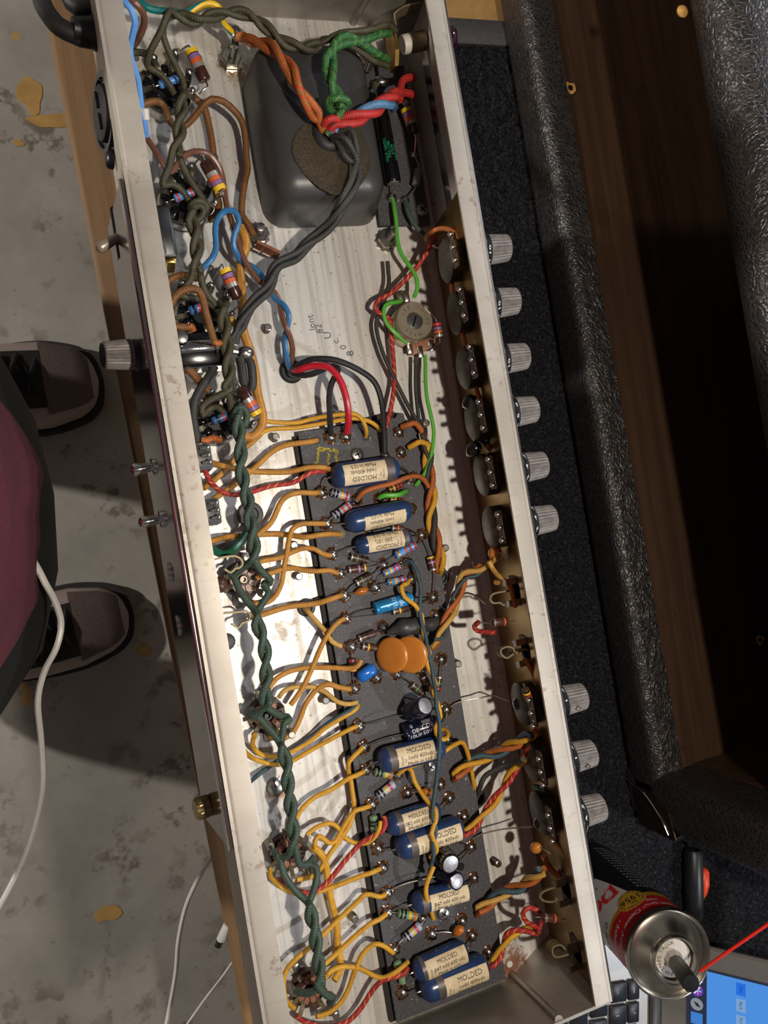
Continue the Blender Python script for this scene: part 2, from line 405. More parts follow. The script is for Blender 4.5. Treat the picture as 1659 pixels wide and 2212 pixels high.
# ---------------------------------------------------------------- floor, bench
ZB = -0.185; ZF = -0.68
def struct(name, mb, m, **k): o = mb.build(name, m, None, **k); o['kind'] = 'structure'; return o
flo = struct('floor', MB().box((-2.2, -2.2, ZF-.05), (2.2, 2.2, ZF)), FLOORM, smooth=False)
CHIP = plain('tan_paint_chip', 'b08a4e', .7, 0, .15, 40)
for cx_, cy_, rx_, ry_ in ((65,205,.018,.026),(112,262,.030,.012),(232,1972,.022,.011),(310,1405,.010,.008),(40,310,.008,.006)):
    c_ = P(cx_, cy_, ZF); rq = random.Random(cx_); mq = MB()
    q_ = spline([c_+V(math.cos(a)*rx_*rq.uniform(.6,1.15), math.sin(a)*ry_*rq.uniform(.6,1.15), 0) for a in [2*math.pi*i/11 for i in range(12)]], .006)[:-1]
    mq.extr(q_, V(0,0,.0009)); mq.build('paint_chip', CHIP, flo, smooth=False)
bench = thing('workbench', 'low wooden workbench with a worn, ink-marked front board', 'workbench', (.4, 0, ZF))
bd = Matrix.Rotation(math.radians(1.75), 4, 'Z')
ax = (bd @ V(1,0,0), bd @ V(0,1,0), V(0,0,1))
MB().obox(V(.0195,0,ZB-.012)+ax[0]*.055, (.055, .75, .012), ax, .002).build('front_board', WOODB, bench)
MB().obox(V(.0195,0,ZB-.014)+ax[0]*.522, (.41, .75, .011), ax, .001).build('bench_top', PLY, bench)
for i, j in ((0, 1), (0, -1), (1, 1), (1, -1)):
    c = V(.0195, 0, 0)+ax[0]*(.08+i*.76)+ax[1]*(j*.66)
    MB().obox(V(c.x, c.y, (ZF+ZB-.026)/2), (.035, .035, (ZB-.026-ZF)/2), ax, .003).build('leg', WOODB, bench)
# carpet with a napped surface
mb = MB(); x0, x1, y0, y1 = .150, .62, -.62, .392; nx, ny = 180, 390; rr = random.Random(3)
vs = [V(x0+(x1-x0)*i/nx+rr.uniform(-.0009,.0009), y0+(y1-y0)*j/ny+rr.uniform(-.0009,.0009), ZB+.0045+rr.uniform(-.0016,.0022)) for j in range(ny+1) for i in range(nx+1)]
mb.add(vs, [(j*(nx+1)+i, j*(nx+1)+i+1, (j+1)*(nx+1)+i+1, (j+1)*(nx+1)+i) for j in range(ny) for i in range(nx)])
mb.box((x0, y0, ZB-.002), (x1, y1, ZB+.002))
tag(mb.build('carpet_mat', CARPET, None, 80), 'black loop-pile carpet mat spread over the bench behind the chassis', 'mat')
tag(MB().obox(V(.39,.403,ZB+.004),(.22,.011,.004),None,.001).build('foam_strip', GREYRUBBER), 'dark grey foam strip between the carpet edge and bare plywood', 'strip')

# ---------------------------------------------------------------- chassis
H = .064; XB0, XB1, YC0, YC1 = .0245, .197, -.262, .279
ch = thing('amplifier_chassis', 'open tube amplifier chassis of bright folded metal, seen from its wired side', 'chassis', (.11, 0, -.002))
MB().box((XB0, YC0, -.0016), (XB1, YC1, 0)).build('floor_panel', ALU, ch)
MB().box((XB0, YC0-.001, -.001), (XB0+.0016, .262, H-.0005)).build('back_wall', LIP, ch)
mb = MB()   # folded back lip with a rounded outer edge
prof = [(XB0, H-.003)]+[(XB0+.003-.003*math.cos(a), H-.003+.003*math.sin(a)) for a in (.4, .8, 1.2, 1.57)]+[(XB0+.0112, H), (XB0+.0112, H-.0014), (XB0+.003, H-.0014), (XB0+.0014, H-.003)]
mb.extr([V(x, -.252, z) for x, z in prof], V(0, .506, 0)); mb.build('back_lip', LIP, ch, 30)
mb = MB(); mb.add([V(XB1-.002,YC0,0),V(XB1,YC0,0),V(.189,YC0+.012,H),V(.1875,YC0+.012,H),V(XB1-.002,YC1,0),V(XB1,YC1,0),V(.189,.256,H),V(.1875,.256,H)], [(0,1,2,3),(7,6,5,4),(0,4,5,1),(1,5,6,2),(2,6,7,3),(3,7,4,0)])
mb.build('front_wall', LIP, ch, smooth=False)
mb = MB(); prof = [(.189, H-.003)]+[(.189-.002+.002*math.cos(a), H-.002+.002*math.sin(a)) for a in (0, .5, 1.0, 1.57)]+[(.1795, H), (.1795, H-.0014), (.187, H-.0014)]
mb.extr([V(x, -.2495, z) for x, z in prof], V(0, .504, 0)); mb.build('front_lip', LIP, ch, 30)
MB().extr([V(.1893,-.249,H-.0006), V(.1906,-.249,H-.001), V(.1935,-.249,.026), V(.1915,-.249,.026)], V(0,.5,0)).build('control_panel', DARKCHROME, ch)
mb = MB(); mb.add([V(.1925,-.255,.0006),V(.1942,-.255,.0006),V(.1866,-.246,.060),V(.1850,-.246,.060),V(.1925,.158,.0006),V(.1942,.158,.0006),V(.1866,.158,.060),V(.1850,.158,.060)], [(0,1,2,3),(7,6,5,4),(0,4,5,1),(1,5,6,2),(2,6,7,3),(3,7,4,0)])
mb.build('brass_ground_plate', BRASS, ch, smooth=False)
# end walls: leaning plates with a pressed corner fold
def endwall(y0, y1, s):
    mb = MB(); t = .0016*s
    mb.add([V(XB0,y0,0),V(.166,y0,0),V(.160,y1,H-.001),V(XB0,y1,H-.001),V(XB0,y0+t,0),V(.166,y0+t,0),V(.160,y1+t,H-.001),V(XB0,y1+t,H-.001)], [(0,1,2,3),(7,6,5,4),(0,4,5,1),(1,5,6,2),(2,6,7,3),(3,7,4,0)])
    mb.add([V(.166,y0,0),V(.196,y0-.016*s,0),V(.1885,y1,H-.001),V(.160,y1,H-.001),V(.166,y0+t,0),V(.196,y0-.016*s+t,0),V(.1885,y1+t,H-.001),V(.160,y1+t,H-.001)], [(0,1,2,3),(7,6,5,4),(0,4,5,1),(1,5,6,2),(2,6,7,3),(3,7,4,0)])
    mb.tube([V(.166,y0-.0005*s,.001),V(.163,(y0+y1)/2,.032),V(.160,y1,H-.002)],.0022,8)
    return mb.build('end_wall', ALUD, ch, 20)
endwall(YC0, -.2495, -1); endwall(YC1, .262, 1)
MB().lathe(V(.1655,-.2555,.0001),V(0,0,1),[(0,.0018),(.0003,.0018)],16).build('drain_hole', WHITEP, ch)
def bolt(px, py, L=.008, r=.0019, nut=False, z=0.0, lean=(0,0)):
    b = P(px, py, z); d = V(lean[0], lean[1], 1).normalized(); mb = MB()
    pr = [(0, r)]; n = int(L/.0009)
    for i in range(n): pr += [(.0003+i*.0009, r), (.00075+i*.0009, r*.84)]
    pr += [(L, r*.9), (L+.0002, r*.7)]
    mb.lathe(b, d, pr, 12)
    o = mb.build('bolt', STEEL, ch, 25)
    if nut:
        q = MB(); q.lathe(b, V(0,0,1), [(0.0012,.0052),(.0016,.0055),(.0044,.0055),(.0048,.005)], 6); q.build('hex_nut', STEEL, o, 25)
        q = MB(); q.lathe(b, V(0,0,1), [(0,.0068),(.0011,.0068)], 24, (0,.002,.12)); q.build('lock_washer', STEEL, o, 25)
    return o
for x, y in ((592,948),(574,714),(640,1243),(631,1176),(695,1507),(759,1976),(952,1186),(1064,1857),(981,1430),(625,1580),(580,1818),(672,1879),(628,2127),(718,2175),(908,918),(568,1283)):
    bolt(x, y, .0075+random.uniform(-.001,.0015), .0021, lean=(random.uniform(-.08,.08), random.uniform(-.08,.08)))
bolt(497,134,.014,.0026,True); bolt(833,521,.012,.0026,True,lean=(.1,.05)); bolt(556,508,.011,.0026,True); bolt(789,160,.016,.0026,True,lean=(0,.1))
for x, y in ((424,150),(458,360),(484,628)): bolt(x, y, .010, .0023)
def grommet(px, py, r=.0062, col=GREYRUBBER):
    MB().lathe(P(px,py,0), V(0,0,1), [(0,r),(.0012,r),(.0022,r*.86),(.0022,r*.62),(.0006,r*.55),(.0006,.0001)], 24).build('grommet', col, ch)
grommet(629,803,.0064,RUBBER); grommet(540,1112,.0068); grommet(661,1312,.0048); grommet(951,1247,.0050,RUBBER); grommet(1030,1722,.0044,RUBBER)
# pen marks on the aluminium
mb = MB(); xa = (P(760,740,0)-P(680,690,0)).normalized(); ya = V(-xa.y, xa.x, 0)
for s, px, py, sz in (('lont',673,697,.009),('82',690,710,.009),('U',708,724,.010),('c.',725,736,.009),('0',742,750,.009),('8',757,763,.010)):
    text_flat(mb, s, P(px,py,.00015), ya*.75-xa*.65, -xa*.75-ya*.65, sz*.6, 1.0)
mb.build('pen_marks', plain('pencil_grey','55555a',.6), ch, smooth=False)
for px, py, r in ((497,137,.012),(1105,2090,.010),(596,1700,.004)):
    pts = [P(px,py,.0001)+V(math.cos(a),math.sin(a),0)*r*random.uniform(.55,1) for a in [i*2*math.pi/28 for i in range(28)]]
    if px == 596: MB().ball(P(px,py,.0005),.0045,(1,1.1,.35),14).build('solder_joint', SOLDER, ch)

# power transformer: cover inside the chassis, core and lower bell below, standing on the bench
tr = thing('power_transformer', 'large black power transformer with a smooth domed cover and sticky brown patch', 'transformer', (.131, .205, ZB+.006))
bm = bmesh.new(); bmesh.ops.create_cube(bm, size=1)
def rbox(lo, hi, r, seg=5, vert_r=None):
    bm = bmesh.new(); bmesh.ops.create_cube(bm, size=1)
    for v in bm.verts: v.co = V(*[(a+b)/2+c*(b-a) for a, b, c in zip(lo, hi, v.co)])
    ed = [e for e in bm.edges if not all(abs(v.co.z-lo[2]) < 1e-6 for v in e.verts)]
    bmesh.ops.bevel(bm, geom=ed, offset=r, segments=seg, profile=.5, affect='EDGES')
    mb = MB(); bm.verts.index_update(); mb.add([v.co.copy() for v in bm.verts], [[v.index for v in f.verts] for f in bm.faces]); bm.free(); return mb
mb = rbox((.0965,.1625,.0006), (.1615,.2475,.036), .0115, 6)
mb.v = [(x-(z*.16 if x > .13 else -z*.05), y-(z*.05 if y > .2 else -z*.05), z) for x, y, z in mb.v]
mb.build('cover', ENAMEL, tr, 60)
pts = [(703,262),(672,262),(645,280),(632,310),(638,345),(660,380),(690,405),(712,420),(745,418),(775,405),(795,375),(800,340),(792,305),(770,275),(735,258)]
q = spline(PP([(x,y,.0363) for x,y in pts+pts[:1]]), .004)[:-1]
mb = MB(); mb.extr([p+V(random.uniform(-.0006,.0006),random.uniform(-.0006,.0006),0) for p in q], V(0,0,.0004)); mb.build('varnish_patch', VARNISH, tr, smooth=False)
MB().lathe(P(712,290,.0362), V(0,0,1), [(0,.0095),(.002,.0085),(.003,.0065),(.003,.0055),(.0006,.005),(.0006,.0001)], 24).build('lead_bush', RUBBER, tr)
MB().box((.0925,.157,-.040), (.1705,.253,-.0018), .001).build('core', BLACKMATT, tr)
rbox((.0965,.1625,ZB+.006),(.1615,.2475,-.040),.006,3).build('lower_bell', ENAMEL, tr, 60)
ot = thing('output_transformer', 'output transformer hanging under the far end of the chassis', 'transformer', (.11,-.17,ZB+.006))
MB().box((.075,-.21,-.050),(.145,-.13,-.0018),.001).build('core', BLACKMATT, ot); rbox((.08,-.205,ZB+.0),(.14,-.135,-.05),.006,3).build('lower_bell', ENAMEL, ot, 60)
# ---------------------------------------------------------------- component builders
def wire(label, pts, r, mat, name='wire', cat='wire', group=None, seg=8, extra=None):
    """one wire: pts are (px, py, height)"""
    if mat in (OCH, YEL, YELP): r *= .90
    if extra is None:
        return tag(MB().tube(spline(PP(pts)), r, seg).build(name, mat), label, cat, group)
    q = PP(pts); t = thing(name, label, cat, q[0], group)
    MB().tube(spline(q), r, seg).build('insulation', mat, t)
    for nm, p, rr, m in extra: MB().tube(spline(PP(p)), rr, seg).build(nm, m, t)
    return t
def helix(path, off, rh, pitch, n0=None):
    out = []; N = None; L = 0
    for i, p in enumerate(path):
        T = (path[min(i+1, len(path)-1)]-path[max(i-1, 0)]).normalized()
        N = frame(T)[1] if N is None else (N-T*N.dot(T)).normalized(); B = T.cross(N)
        if i: L += (p-path[i-1]).length
        a = off+2*math.pi*L/pitch; out.append(p+(N*math.cos(a)+B*math.sin(a))*rh)
    return out
def twisted(label, center, strands, r, pitch, rh=None, name='twisted_wire', cat='wire', group=None):
    """wires twisted round one another; strands: (material, head points, tail points, radius)"""
    c = spline(PP(center), .0016); t = thing(name, label, cat, c[0], group); n = len(strands)
    rh = rh if rh is not None else r*(1.0 if n == 2 else 1.16)
    for k, s in enumerate(strands):
        m, hd, tl = s[0], s[1], s[2]; rr = s[3] if len(s) > 3 else r
        hx = helix(c, 2*math.pi*k/n, rh, pitch); pts = hx
        if hd: pts = spline(PP(hd)+[hx[0], hx[2]])[:-2]+hx[1:]
        if tl: pts = pts[:-1]+spline([hx[-2], hx[-1]]+PP(tl))[1:]
        MB().tube(pts, rr, 8).build('strand', m, t)
    return t
ZT = .007        # top of the eyelet board
def resistor(label, e0, b0, b1, e1, r, style, bands, hb=None, h=None, pos=None, wb=None, group=None):
    """axial resistor: lead ends e0, e1 (px, py, h), body ends b0, b1 (px, py), body radius r"""
    hb = hb if hb is not None else ZT+r+.0006
    A, B = P(b0[0], b0[1], hb if len(b0) < 3 else b0[2]), P(b1[0], b1[1], hb if len(b1) < 3 else b1[2]); d = (B-A); L = d.length; d.normalize()
    t = thing('resistor', label, 'resistor', (A+B)/2-V(0,0,r), group)
    if style == 'carbon': mat, pr = CARBON, [(0,r*.45),(.0003,r*.9),(.0008,r),(L-.0008,r),(L-.0003,r*.9),(L,r*.45)]
    elif style == 'big': mat, pr = CARBONBIG, [(0,r*.4),(.0004,r*.9),(.001,r),(L-.001,r),(L-.0004,r*.9),(L,r*.4)]
    else:
        mat = dict(blue=FILMBLUE, slate=FILMDARK, grey=FILMGREY, green=FILMGREEN)[style]; q = L*.24
        pr = [(0,r*.3),(.0004,r*.8),(.0012,r),(q*.7,r),(q,r*.86),(L-q,r*.86),(L-q*.7,r),(L-.0012,r),(L-.0004,r*.8),(L,r*.3)]
    MB().lathe(A, d, pr, 16).build('body', mat, t)
    film = style in ('blue','slate','grey','green'); n = len(bands)
    ps = pos or ([.13, .34, .48, .62, .87][:n] if film else [.10+.15*i for i in range(n)]); wd = wb or (.0012 if film else max(.0009, L*.085))
    for c_, p_ in zip(bands, ps):
        rr = r*(.875 if film and .24 < p_ < .76 else 1.012)
        MB().lathe(A, d, [(p_*L-wd/2, rr*.98),(p_*L-wd/2, rr),(p_*L+wd/2, rr),(p_*L+wd/2, rr*.98)], 16).build('colour_band', BANDS[c_], t)
    for e, q, s in ((e0, A, -1), (e1, B, 1)):
        if e is None: continue
        e = P(*e); pts = spline([q+d*s*-.0003, q+d*s*min(.0022, (e-q).length*.4), (q+d*s*.0022+e)/2+V(0,0,.0004), e])
        MB().tube(pts, .00038 if style != 'big' else .0005, 6).build('lead', LEAD, t)
    return t
def moulded(label, a, b, rpx, lab, txt, h=None, phi=0.0, flip=False, band=None, l0=None, l1=None, out='left'):
    """blue moulded capacitor lying on the board"""
    sc = .000236; r = rpx*sc; h = h if h is not None else ZT+r+.0008
    A, B = P(a[0], a[1], h), P(b[0], b[1], h); d = B-A; L = d.length; d.normalize(); up = (V(0,0,1)-d*d.z).normalized(); s_ = d.cross(up)
    t = thing('moulded_capacitor', label, 'capacitor', (A+B)/2-V(0,0,r))
    pr = [(0,r*.30),(.0004,r*.52),(.0014,r*.74),(.0032,r*.93),(.0052,r),(L-.0052,r),(L-.0032,r*.93),(L-.0014,r*.74),(.0004*-1+L,r*.52),(L,r*.30)]
    MB().lathe(A, d, pr, 32).build('case', CAPBLUE, t)
    R = r+.00012; f0, f1 = lab[0]*L, lab[1]*L; n = 14; w0, w1 = phi-lab[2]/2, phi+lab[2]/2
    vs = []; fs = []
    for i in range(n+1):
        p_ = w0+(w1-w0)*i/n; q = (up*math.cos(p_)+s_*math.sin(p_))
        for rr, tt in ((R,f0),(R,f1),(r*.99,f1),(r*.99,f0)): vs.append(A+d*tt+q*rr)
    for i in range(n): 
        for k in range(4): j=(k+1)%4; fs.append((i*4+k, i*4+4+k, i*4+4+j, i*4+j))
    fs += [(0,1,2,3),(n*4+3,n*4+2,n*4+1,n*4)]
    lb = MB().add(vs, fs).build('paper_label', LABEL, t, 50)
    mb = MB(); tr_ = math.pi if flip else 0; m = lab[4] if len(lab) > 4 else (f0+f1)/2/L
    for (s, sz, off, du) in txt:
        text_cyl(mb, s, A, d, up, R+.00008, sz, (m+du)*L, phi+(off/R)*(1 if not flip else -1)*1.0, tr_, .92)
    if band is not None:
        bx = f0+.0022 if not flip else f1-.0022
        for s, dx in (('OUTSIDE', 0), ('FOIL', .0017)): text_cyl(mb, s, A, d, up, R+.00008, .0013, bx+(dx if not flip else -dx), phi+.25, math.pi/2*(1 if not flip else -1), .9)
    mb.build('lettering', INK, lb, smooth=False)
    if band is not None: MB().lathe(A, d, [(band[0]*L, r*.995),(band[0]*L, r*1.008),(band[1]*L, r*1.008),(band[1]*L, r*.995)], 32).build('foil_band', CAPBAND, t)
    for e, q, s in ((l0, A, -1), (l1, B, 1)):
        if e: MB().tube(spline([q+d*s*-.001, q+d*s*.002, (q+d*s*.003+P(*e))/2, P(*e)]), .0004, 6).build('lead', LEAD, t)
    return t

# ---------------------------------------------------------------- eyelet board
board = thing('eyelet_board', 'long black fibre eyelet board dotted with solder joints', 'circuit board', (.127, -.10, .0002))
bp = [(.0945,.052),(.1495,.0535),(.1515,.056),(.1545,.0555),(.155,.0505),(.1615,.0475),(.1590,-.258),(.0950,-.258)]
MB().prism(bp, ZT-.0022, ZT).build('board_panel', BOARD, board, smooth=False)
MB().prism([(.0925,.0505),(.150,.058),(.1575,.050),(.1575,-.2595),(.0925,-.2595)], .0008, .0030).build('spacer_board', BOARDEDGE, board, smooth=False)
for y in (.03,-.03,-.09,-.15,-.21): MB().lathe(V(.127,y,.0),V(0,0,1),[(0,.003),(ZT-.002,.003)],10).build('standoff', BOARDEDGE, board)
mb = MB()
JOINTS = [(713,945,1.1),(745,943,1.1),(861,933,1),(866,977,1),(831,984,.9),(692,1063,1.1),(770,1080,1.0),(818,1076,1.05),(704,1130,1.15),(889,1098,.9),(797,1146,.8),(909,1156,1.1),
 (717,1197,1.05),(733,1238,1.0),(826,1219,1.0),(741,1285,1.15),(808,1267,1.1),(876,1214,1.05),(887,1251,1.05),(934,1290,1.15),(746,1335,1.0),(827,1354,1.05),(941,1329,1.0),(757,1396,1.15),(812,1463,1.0),
 (856,1456,.95),(908,1446,1.0),(952,1424,1.1),(764,1486,1.1),(774,1568,1.15),(963,1532,1.15),(785,1614,1.15),(789,1662,1.05),(857,1673,1.0),(802,1737,1.1),(879,1712,1.05),(950,1694,1.0),(970,1723,1.0),
 (1001,1763,1.05),(815,1832,1.1),(826,1873,1.1),(835,1927,1.15),(837,1970,1.15),(911,1983,.9),(1016,1828,1.1),(1023,1895,1.0),(851,2050,1.05),(932,2016,1.15),(997,1987,1.1),(1019,2020,1.05),(1054,2055,.95),(869,2142,1.2),(966,1597,.95),(893,1030,.9)]
for x, y, k in JOINTS:
    p = P(x, y, ZT); r = .0025*k; rr = random.Random(x*7+y)
    m_ = MB(); m_.ball(p+V(0,0,.0011), r, (1, rr.uniform(.95,1.1), .74), 14); m_.tube([p+V(0,0,.002), p+V(0,0,.0033)], [r*.3, r*.16], 8)
    jo = m_.build('solder_joint', SOLDER, board, 60)
    q = MB(); n = 22; vs = [p+V(0,0,.0003)]; ro = [r*rr.uniform(1.12,1.62) for _ in range(n)]
    for i in range(n): a = 2*math.pi*i/n; vs.append(p+V(math.cos(a)*r*.8, math.sin(a)*r*.8, .0009))
    for i in range(n): a = 2*math.pi*i/n; vs.append(p+V(math.cos(a)*ro[i], math.sin(a)*ro[i], .00008))
    q.add(vs, [(1+i, 1+n+i, 1+n+(i+1)%n, 1+(i+1)%n) for i in range(n)]+[(0, 1+i, 1+(i+1)%n) for i in range(n)]); q.build('flux_ring', FLUX, jo, 60)
for x, y in ((684,951),(790,944),(737,1154),(773,1520),(877,1062),(980,1683),(1031,1975),(995,1872)):
    MB().lathe(P(x,y,ZT+.00005),V(0,0,1),[(0,.0022),(.0001,.0022)],16).build('wire_hole', BLACKMATT, board)
for x, y, a in ((771,982,.3),(928,1656,.9),(957,1972,.8),(911,454,.6)):
    p = P(x, y, ZT if x != 911 else .005); s = MB(); s.lathe(p, V(0,0,1), [(0,.0036),(.0006,.0036),(.0014,.0031),(.0018,.0022),(.0019,.0005)], 22)
    so = s.build('panel_screw', STEEL, board if x != 911 else ch, 30)
    s = MB(); c_, s_ = math.cos(a), math.sin(a)
    for u, v_ in ((V(c_,s_,0),V(-s_,c_,0)),(V(-s_,c_,0),V(c_,s_,0))): s.obox(p+V(0,0,.0017), (.0019,.00042,.0004), (u, v_, V(0,0,1)))
    s.build('cross_slot', BLACKMATT, so, smooth=False)
# yellow chalk comb mark
mb = MB(); chalk = plain('yellow_chalk','a79a2e',.9,0,.3,900)
def stroke(a, b, w=.0007):
    A, B = P(*a, ZT+.0001), P(*b, ZT+.0001); d = (B-A); n = max(2, int(d.length/.0009)); s = V(-d.y, d.x, 0).normalized()
    for i in range(n):
        c = A+d*((i+.5)/n)+s*random.uniform(-.0005,.0005); u = d.normalized()
        mb.obox(c, (.00036*random.uniform(.6,1.4), w*random.uniform(.5,1.3), .00005), (u, s, V(0,0,1)))
stroke((688,968),(683,1006)); stroke((708,972),(709,1004)); stroke((727,971),(727,1006)); stroke((688,968),(727,974)); stroke((690,970),(700,973))
mb.build('chalk_mark', chalk, board, smooth=False)

# ---------------------------------------------------------------- capacitors on the board
T4 = [('MOLDED', .0042, -.0030, 0), ('.1mfd 400vdc', .0036, .0011, 0), ('Made in U.S.', .0036, .0048, 0)]
T6 = [('MOLDED', .0036, -.0030, 0), ('.047 mfd 600 vdc', .0033, .0006, 0), ('Made in U.S.', .0033, .0040, 0)]
def T(t, k): return [(a, b*k, c*k, d) for a, b, c, d in t]
moulded('blue moulded capacitor nearest the chalk mark, its label upside down', (717,1031), (861,1010), 29, (.13,.76,1.75,0,.42), T(T4,.85), flip=True, band=(.765,.88), l0=(693,1060,.009), l1=(888,1028,.009), phi=.1)
moulded('blue moulded capacitor with its cream label turned down towards the bottom', (746,1130), (887,1100), 26, (.24,.86,1.5,0,.5), T(T4,.8), flip=True, phi=.62, l0=(708,1131,.009), l1=(891,1098,.009), band=None)
moulded('shortest blue moulded capacitor, marked for 200 volts, label upside down', (768,1181), (888,1159), 22, (.18,.82,1.9,0,.5), [('MOLDED',.0034,-.0026,0),('.1-200 10%',.0031,.0008,0),('Made in U.S.',.0031,.0040,0)], flip=True, band=(.83,.91), l0=(720,1196,.009), l1=(906,1158,.009))
moulded('blue moulded capacitor under the blue electrolytic, thin wire hooked past its end', (817,1646), (960,1610), 28, (.24,.80,1.6,0,.56), T(T4,.85), band=(.13,.235), l0=(790,1660,.009), l1=None, phi=-.15)
moulded('blue moulded capacitor with a torn grey-blotched label, right beside the red and yellow wire end', (834,1786), (950,1748), 25, (.27,.80,1.7,0,.55), T(T6,.82), band=(.17,.265), l0=(818,1830,.009), l1=(968,1723,.009), phi=-.1)
moulded('blue moulded capacitor crossed by the yellow and blue wire pair', (855,1834), (999,1784), 28, (.27,.92,1.55,0,.66), T(T4,.88), band=(.17,.265), l0=(820,1834,.009), l1=None, phi=.1)
moulded('blue moulded capacitor tucked beneath two upright cans', (890,1954), (1005,1920), 25, (.28,.99,1.6,0,.62), T(T6,.86), band=(.14,.25), l0=(840,1969,.009), l1=(1021,1896,.009), phi=.05)
moulded('blue moulded capacitor second from the bottom end of the board', (893,2101), (1008,2049), 26, (.19,.93,1.7,0,.58), T(T6,.86), band=(.12,.185), l0=(868,2140,.009), l1=(1017,2022,.009), phi=-.1)
moulded('blue moulded capacitor at the very bottom end of the board', (909,2141), (1053,2082), 29, (.30,.93,1.6,0,.66), T(T4,.9), band=(.20,.295), l0=(873,2143,.009), l1=(1053,2057,.009), phi=.1)

def can(label, base, top, r, mat, name='electrolytic_capacitor', legs=(), text=None, capm=CANTOP):
    A, B = P(*base), P(*top); d = B-A; L = d.length; d.normalize()
    t = thing(name, label, 'capacitor', A)
    MB().lathe(A, d, [(0,r*.85),(.0004,r),(.0016,r),(.002,r*.93),(.0026,r),(L-.0008,r),(L-.0002,r*.96),(L,r*.86),(L-.0003,r*.80)], 28).build('sleeve', mat, t)
    c = MB(); c.lathe(B-d*.0006, d, [(0,r*.82),(.0005,r*.82),(.0006,r*.78)], 26); c.build('can_top', capm, t)
    if text:
        mb = MB(); up = (V(0,0,1)-d*d.z).normalized()
        for s, sz, u, ph, rot in text: text_cyl(mb, s, A, d, up, r+.0001, sz, u*L, ph, rot)
        mb.build('lettering', WHITEINK, t, smooth=False)
    for l in legs: MB().tube(spline(PP(l)), .0004, 6).build('lead', LEAD, t)
    return t
can('navy can capacitor standing tilted above the one with white print', (886,1540,.014), (919,1524,.027), .0049, NAVY, legs=[[(776,1567,.009),(820,1558,.012),(872,1544,.013)],[(900,1528,.02),(935,1532,.014),(962,1532,.009)]])
can('navy electrolytic capacitor lying flat with white voltage print', (873,1584,.012), (944,1562,.0135), .0047, NAVY, legs=[[(786,1613,.009),(830,1596,.011),(874,1586,.012)],[(942,1562,.013),(960,1556,.010),(966,1538,.009)]],
    text=[('CDE',.0034,.66,-.35,0),('50V',.0032,.62,.35,0),('DE',.003,.28,-.15,0),('10UF',.0032,.27,.45,0),('0',.003,.2,-.75,0),('0',.003,.85,-1.0,0),('|||||||||',.0022,.66,-.95,0)])
can('upright dark can with a silver top, upper of the two leaning together', (945,1836,.012), (974,1867,.027), .0053, BLACKGLOSS, legs=[[(1014,1826,.009),(985,1820,.012),(955,1828,.013)],[(1014,1830,.009),(1000,1850,.012),(985,1862,.014)]], text=[('10UF 35V',.0020,.90,.2,math.pi/2)])
can('upright navy can with a silver top, lower of the two leaning together', (955,1888,.012), (988,1904,.026), .0044, NAVY, legs=[[(837,1926,.009),(880,1908,.011),(950,1892,.012)],[(1020,1897,.009),(1008,1910,.012),(992,1912,.016)]])
can('bright blue foil axial capacitor lying across the board', (809,1315,.0115), (890,1291,.0115), .0034, CANBLUE, legs=[[(748,1334,.009),(775,1321,.011),(809,1315,.0115)],[(890,1291,.0115),(912,1291,.010),(932,1290,.009)]],
    text=[('+25/25',.0030,.50,-.2,math.pi/2),('+',.0034,.32,.1,math.pi/2),('MF',.0028,.66,.2,math.pi/2)], capm=CANBLUE)
def discap(label, c, nrm, r, th, mat, legs=()):
    c = P(*c); d = Vector(nrm).normalized(); t = thing('disc_capacitor', label, 'capacitor', c-V(0,0,r*.6))
    MB().lathe(c-d*th/2, d, [(0,r*.5),(th*.08,r*.80),(th*.25,r*.95),(th*.5,r),(th*.75,r*.95),(th*.92,r*.80),(th,r*.5)], 32).build('disc', mat, t, 60)
    for l in legs: MB().tube(spline(PP(l)), .0004, 6).build('lead', LEAD, t)
discap('orange ceramic disc capacitor, left of the leaning pair', (847,1415,.0155), (-.70,.12,.68), .0094, .0034, DISC, legs=[[(852,1446,.012),(855,1455,.009)],[(835,1440,.012),(815,1462,.009)]])
discap('orange ceramic disc capacitor, right of the leaning pair', (886,1414,.0185), (-.64,.08,.74), .0098, .0034, DISC, legs=[[(899,1446,.013),(905,1452,.010),(908,1447,.009)],[(880,1444,.012),(860,1456,.009)]])
def drop(label, c, ax, L, r, mat, legs):
    A, B = P(*c), P(*ax); d = (B-A).normalized(); t = thing('dipped_capacitor', label, 'capacitor', A-V(0,0,r))
    MB().lathe(A-d*L/2, d, [(0,r*.12),(L*.12,r*.4),(L*.3,r*.8),(L*.5,r),(L*.75,r*.92),(L*.92,r*.55),(L,r*.15)], 18).build('dipped_body', mat, t, 60)
    for l in legs: MB().tube(spline(PP(l)), .00036, 6).build('lead', LEAD, t)
drop('small brown dipped capacitor between solder balls left of the blue foil can', (780,1277,.0105), (800,1270,.0105), .0085, .0021, DROP, [[(745,1283,.009),(765,1280,.010)],[(795,1272,.0105),(806,1268,.009)]])
drop('small orange dipped capacitor right of the yellow wire, above the torn label', (922,1710,.011), (935,1714,.011), .0068, .0022, DROP, [[(948,1695,.009),(935,1703,.011)],[(898,1702,.009),(915,1708,.010),(881,1712,.009)]])
drop('brown teardrop capacitor low on the board beside two silver balls', (989,2011,.013), (998,2004,.0145), .0080, .0026, DROP, [[(935,2016,.009),(960,2013,.011),(975,2015,.012)],[(996,1989,.010),(990,1996,.012),(988,2004,.013)]])
t = thing('dipped_capacitor', 'glossy sky-blue dipped block capacitor beside the orange discs', 'capacitor', P(791,1453,.008))
A, B = P(777,1464,.0115), P(808,1443,.0125); d = (B-A).normalized(); n = V(-d.y, d.x, 0).normalized()
